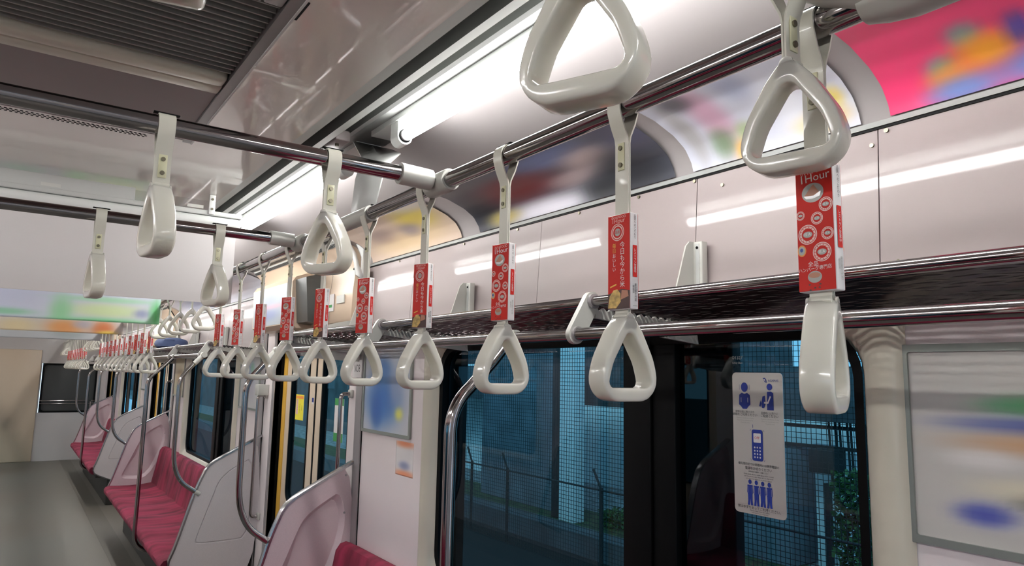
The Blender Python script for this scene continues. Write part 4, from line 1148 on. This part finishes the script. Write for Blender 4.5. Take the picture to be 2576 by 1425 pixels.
# beam seen as the dark band, walls and columns under it
wbox('viaduct_beam', 7.0, 1.0, -2, 14, H - .36 * 7 / 6, H + .16, CONCD, 'dark horizontal viaduct beam seen through the upper part of both panes', 'beam')
wbox('station_wall', 6.75, .35, 7.45, 9.17, -.42, H + .35, CONC, 'wide blue-grey concrete wall outside the left pane', 'wall')
wbox('steel_column', 6.5, .14, 7.30, 7.45, -.42, H + .9, DKSTEEL, 'narrow dark column beside the pale pillar outside', 'column')
wbox('pale_pillar', 6.45, .20, 7.0, 7.30, -.42, H + .9, BRIGHTW, 'pale tall pillar standing outside the left pane', 'pillar')
wbox('white_building', 9.2, 3.0, 3.3, 7.2, -.43, H - .1, BRIGHTW, 'white low building outside between the pillar and the window stile', 'building')
wbox('white_building', 8.2, .7, 8.9, 12.0, -.43, H + .23, BRIGHTW, 'white building at the far left of the near window', 'building')
wbox('upper_building', 14.5, 4.0, 4.9, 9.5, H + .2, H + 4.5, CONCD, 'dark building rising behind the viaduct beam', 'building')
wbox('retaining_wall', 7.05, .5, 3.92, 5.4, -.42, H - .74, CONC, 'blue-grey retaining wall outside the right pane, left of the dark gap', 'wall')
wbox('pier', 7.3, .5, 3.45, 3.66, -.42, H - .80, BRIGHTW, 'narrow pale pier outside the lower right pane', 'column')
wbox('retaining_wall', 7.6, .5, 3.66, 3.86, -.42, H - .75, CONC, 'short concrete wall section right of the dark gap', 'wall')
wbox('signal_box', 6.9, .25, 3.48, 3.72, H - .94, H - .70, DKSTEEL, 'square black cabinet outside the right pane', 'cabinet')
b = MB(DKSTEEL); k = 7.2 / 6
b.box(7.2, 7.3, -2, 5.6 * k, H - .42 * k, H - .395 * k); b.box(7.2, 7.3, -2, 5.6 * k, H - .60 * k, H - .575 * k)
for yy in (3.97, 3.5, 3.44, 3.40, 3.33, 3.30, 3.25, 3.21, 3.17): b.cyl((7.22, yy * k, H - .95 * k), (7.22, (yy + .02) * k, H - .33 * k), .014, 6)
tag(b.build('cable_railing'), 'dark railing with vertical cables in the bright band outside the right pane', 'railing')
wbox('far_building', 9.0, 3.0, 11.5, 60, -.43, H + 6, CONCD, 'dark building far along the track, seen through the first door and second window', 'building')
# bushes
def bush(cx, cy, r, h, z0, n, label):
    b = MB(LEAF)
    for i in range(n):
        a, e = random.uniform(0, 2 * PI), random.random() ** .5
        p = Vector((cx + r * e * math.cos(a) * .7, cy + r * e * math.sin(a), z0 + random.random() ** .8 * h))
        d = Vector((random.uniform(-1, 1), random.uniform(-1, 1), random.uniform(-.6, 1))).normalized(); s_ = random.uniform(.03, .075)
        t = d.cross(Vector((random.random(), random.random(), random.random()))).normalized() * s_ * .4
        b.poly([p, p + d * s_ * .5 + t, p + d * s_, p + d * s_ * .5 - t])
    b.use(DKSTEEL)
    for i in range(5): b.tube([(cx + random.uniform(-.1, .1), cy + random.uniform(-.2, .2), z0 - .1), (cx + random.uniform(-.3, .3) * r, cy + random.uniform(-.6, .6) * r, z0 + h * .8)], .012, 5)
    return tag(b.build('bush', recalc=False), label, 'bush')
bush(6.72, 3.60, .30, 1.12, -.42, 2600, 'leafy bush growing outside the lower right corner of the near window')
b = MB(DKSTEEL); b.cyl((7.02, 4.14, -.45), (7.02, 4.14, H - 1.05), .04, 8); tag(b.build('cabinet_post'), 'short dark post carrying the square cabinet outside', 'post')
bush(8.6, 6.55, .5, 1.6, .0, 1500, 'pale leafy shrub outside just left of the silver notice')
bush(6.85, 7.0, .3, .22, -.44, 900, 'low weeds by the kerb under the pale pillar')
# anti-climb net
net = empty('wire_net', (5.5, 0, 0), label='fine square wire net standing along the track outside the windows', cat='net')
b = MB(WIREM); s_ = .0026
ya, yb, za, zb = .8, 13.0, -.6, 2.9; st = .046
n = int((yb - ya) / st)
for i in range(n + 1):
    y = ya + i * st; b.box(0, .003, y - s_, y + s_, za, zb)
n = int((zb - za) / st)
for i in range(n + 1):
    z = za + i * st; b.box(0, .003, ya, yb, z - s_, z + s_)
b.build('net_mesh', net)
def fpost(y, label):
    r = empty('fence_post', (5.6, y, -.62), label=label, cat='fence post', group='dark fence posts with slanted arms outside')
    b = MB(DKSTEEL); b.cyl((0, 0, 0), (0, 0, .95), .022, 8); b.tube([(0, 0, .93), (0, .13, 1.14)], .014, 8); b.build('post', r)
fpost(6.05, 'dark fence post with slanted arm, right in the left pane')
fpost(7.9, 'dark fence post before the wide concrete wall')
fpost(8.8, 'dark fence post left of the wide concrete wall')
b = MB(DKSTEEL); b.cyl((5.6, -2, .30), (5.6, 12, .30), .012, 8); tag(b.build('fence_rail'), 'horizontal dark fence rail running outside', 'fence')
# ------------------------------------------------------------------ light, world, camera
w = bpy.data.worlds.new('sky'); SC.world = w; w.use_nodes = True
nt = w.node_tree; bg = nt.nodes['Background']
bg.inputs['Color'].default_value = (0.55, 0.80, 1.0, 1); bg.inputs['Strength'].default_value = 1.5
sun = bpy.data.lights.new('sun', 'SUN'); sun.energy = 1.6; sun.angle = .3; sun.color = (1, .96, .9)
so = bpy.data.objects.new('sun', sun); COL.objects.link(so); so.rotation_euler = (math.radians(38), math.radians(-32), 0); so['label'] = 'daylight'
so.rotation_euler = (math.radians(25), math.radians(-50), 0)

F = 1750.0
M = [[0.8136571827242082, 0.09257906204002087, 0.5739260459964284], [-0.5810068727692287, 0.09583380453069551, 0.8082369056805645], [0.019824298126938804, -0.991082740834973, 0.1317649347239691]]
cam = bpy.data.cameras.new('camera'); co = bpy.data.objects.new('camera', cam); COL.objects.link(co)
cam.sensor_width = 36.0; cam.lens = F / 2576.0 * 36.0; cam.clip_start = .02; cam.clip_end = 300
R = Matrix(((M[0][0], -M[0][1], -M[0][2]), (M[1][0], -M[1][1], -M[1][2]), (M[2][0], -M[2][1], -M[2][2])))
co.matrix_world = Matrix.Translation((0, 0, H)) @ R.to_4x4()
SC.camera = co
SC.view_settings.view_transform = 'Standard'; SC.view_settings.look = 'None'; SC.view_settings.gamma = 1.0
SC.view_settings.exposure = 0.42; SC.view_settings.use_curve_mapping = False
SC.cycles.max_bounces = 10; SC.cycles.transparent_max_bounces = 12; SC.cycles.use_denoising = True
SC.cycles.caustics_reflective = False; SC.cycles.caustics_refractive = False
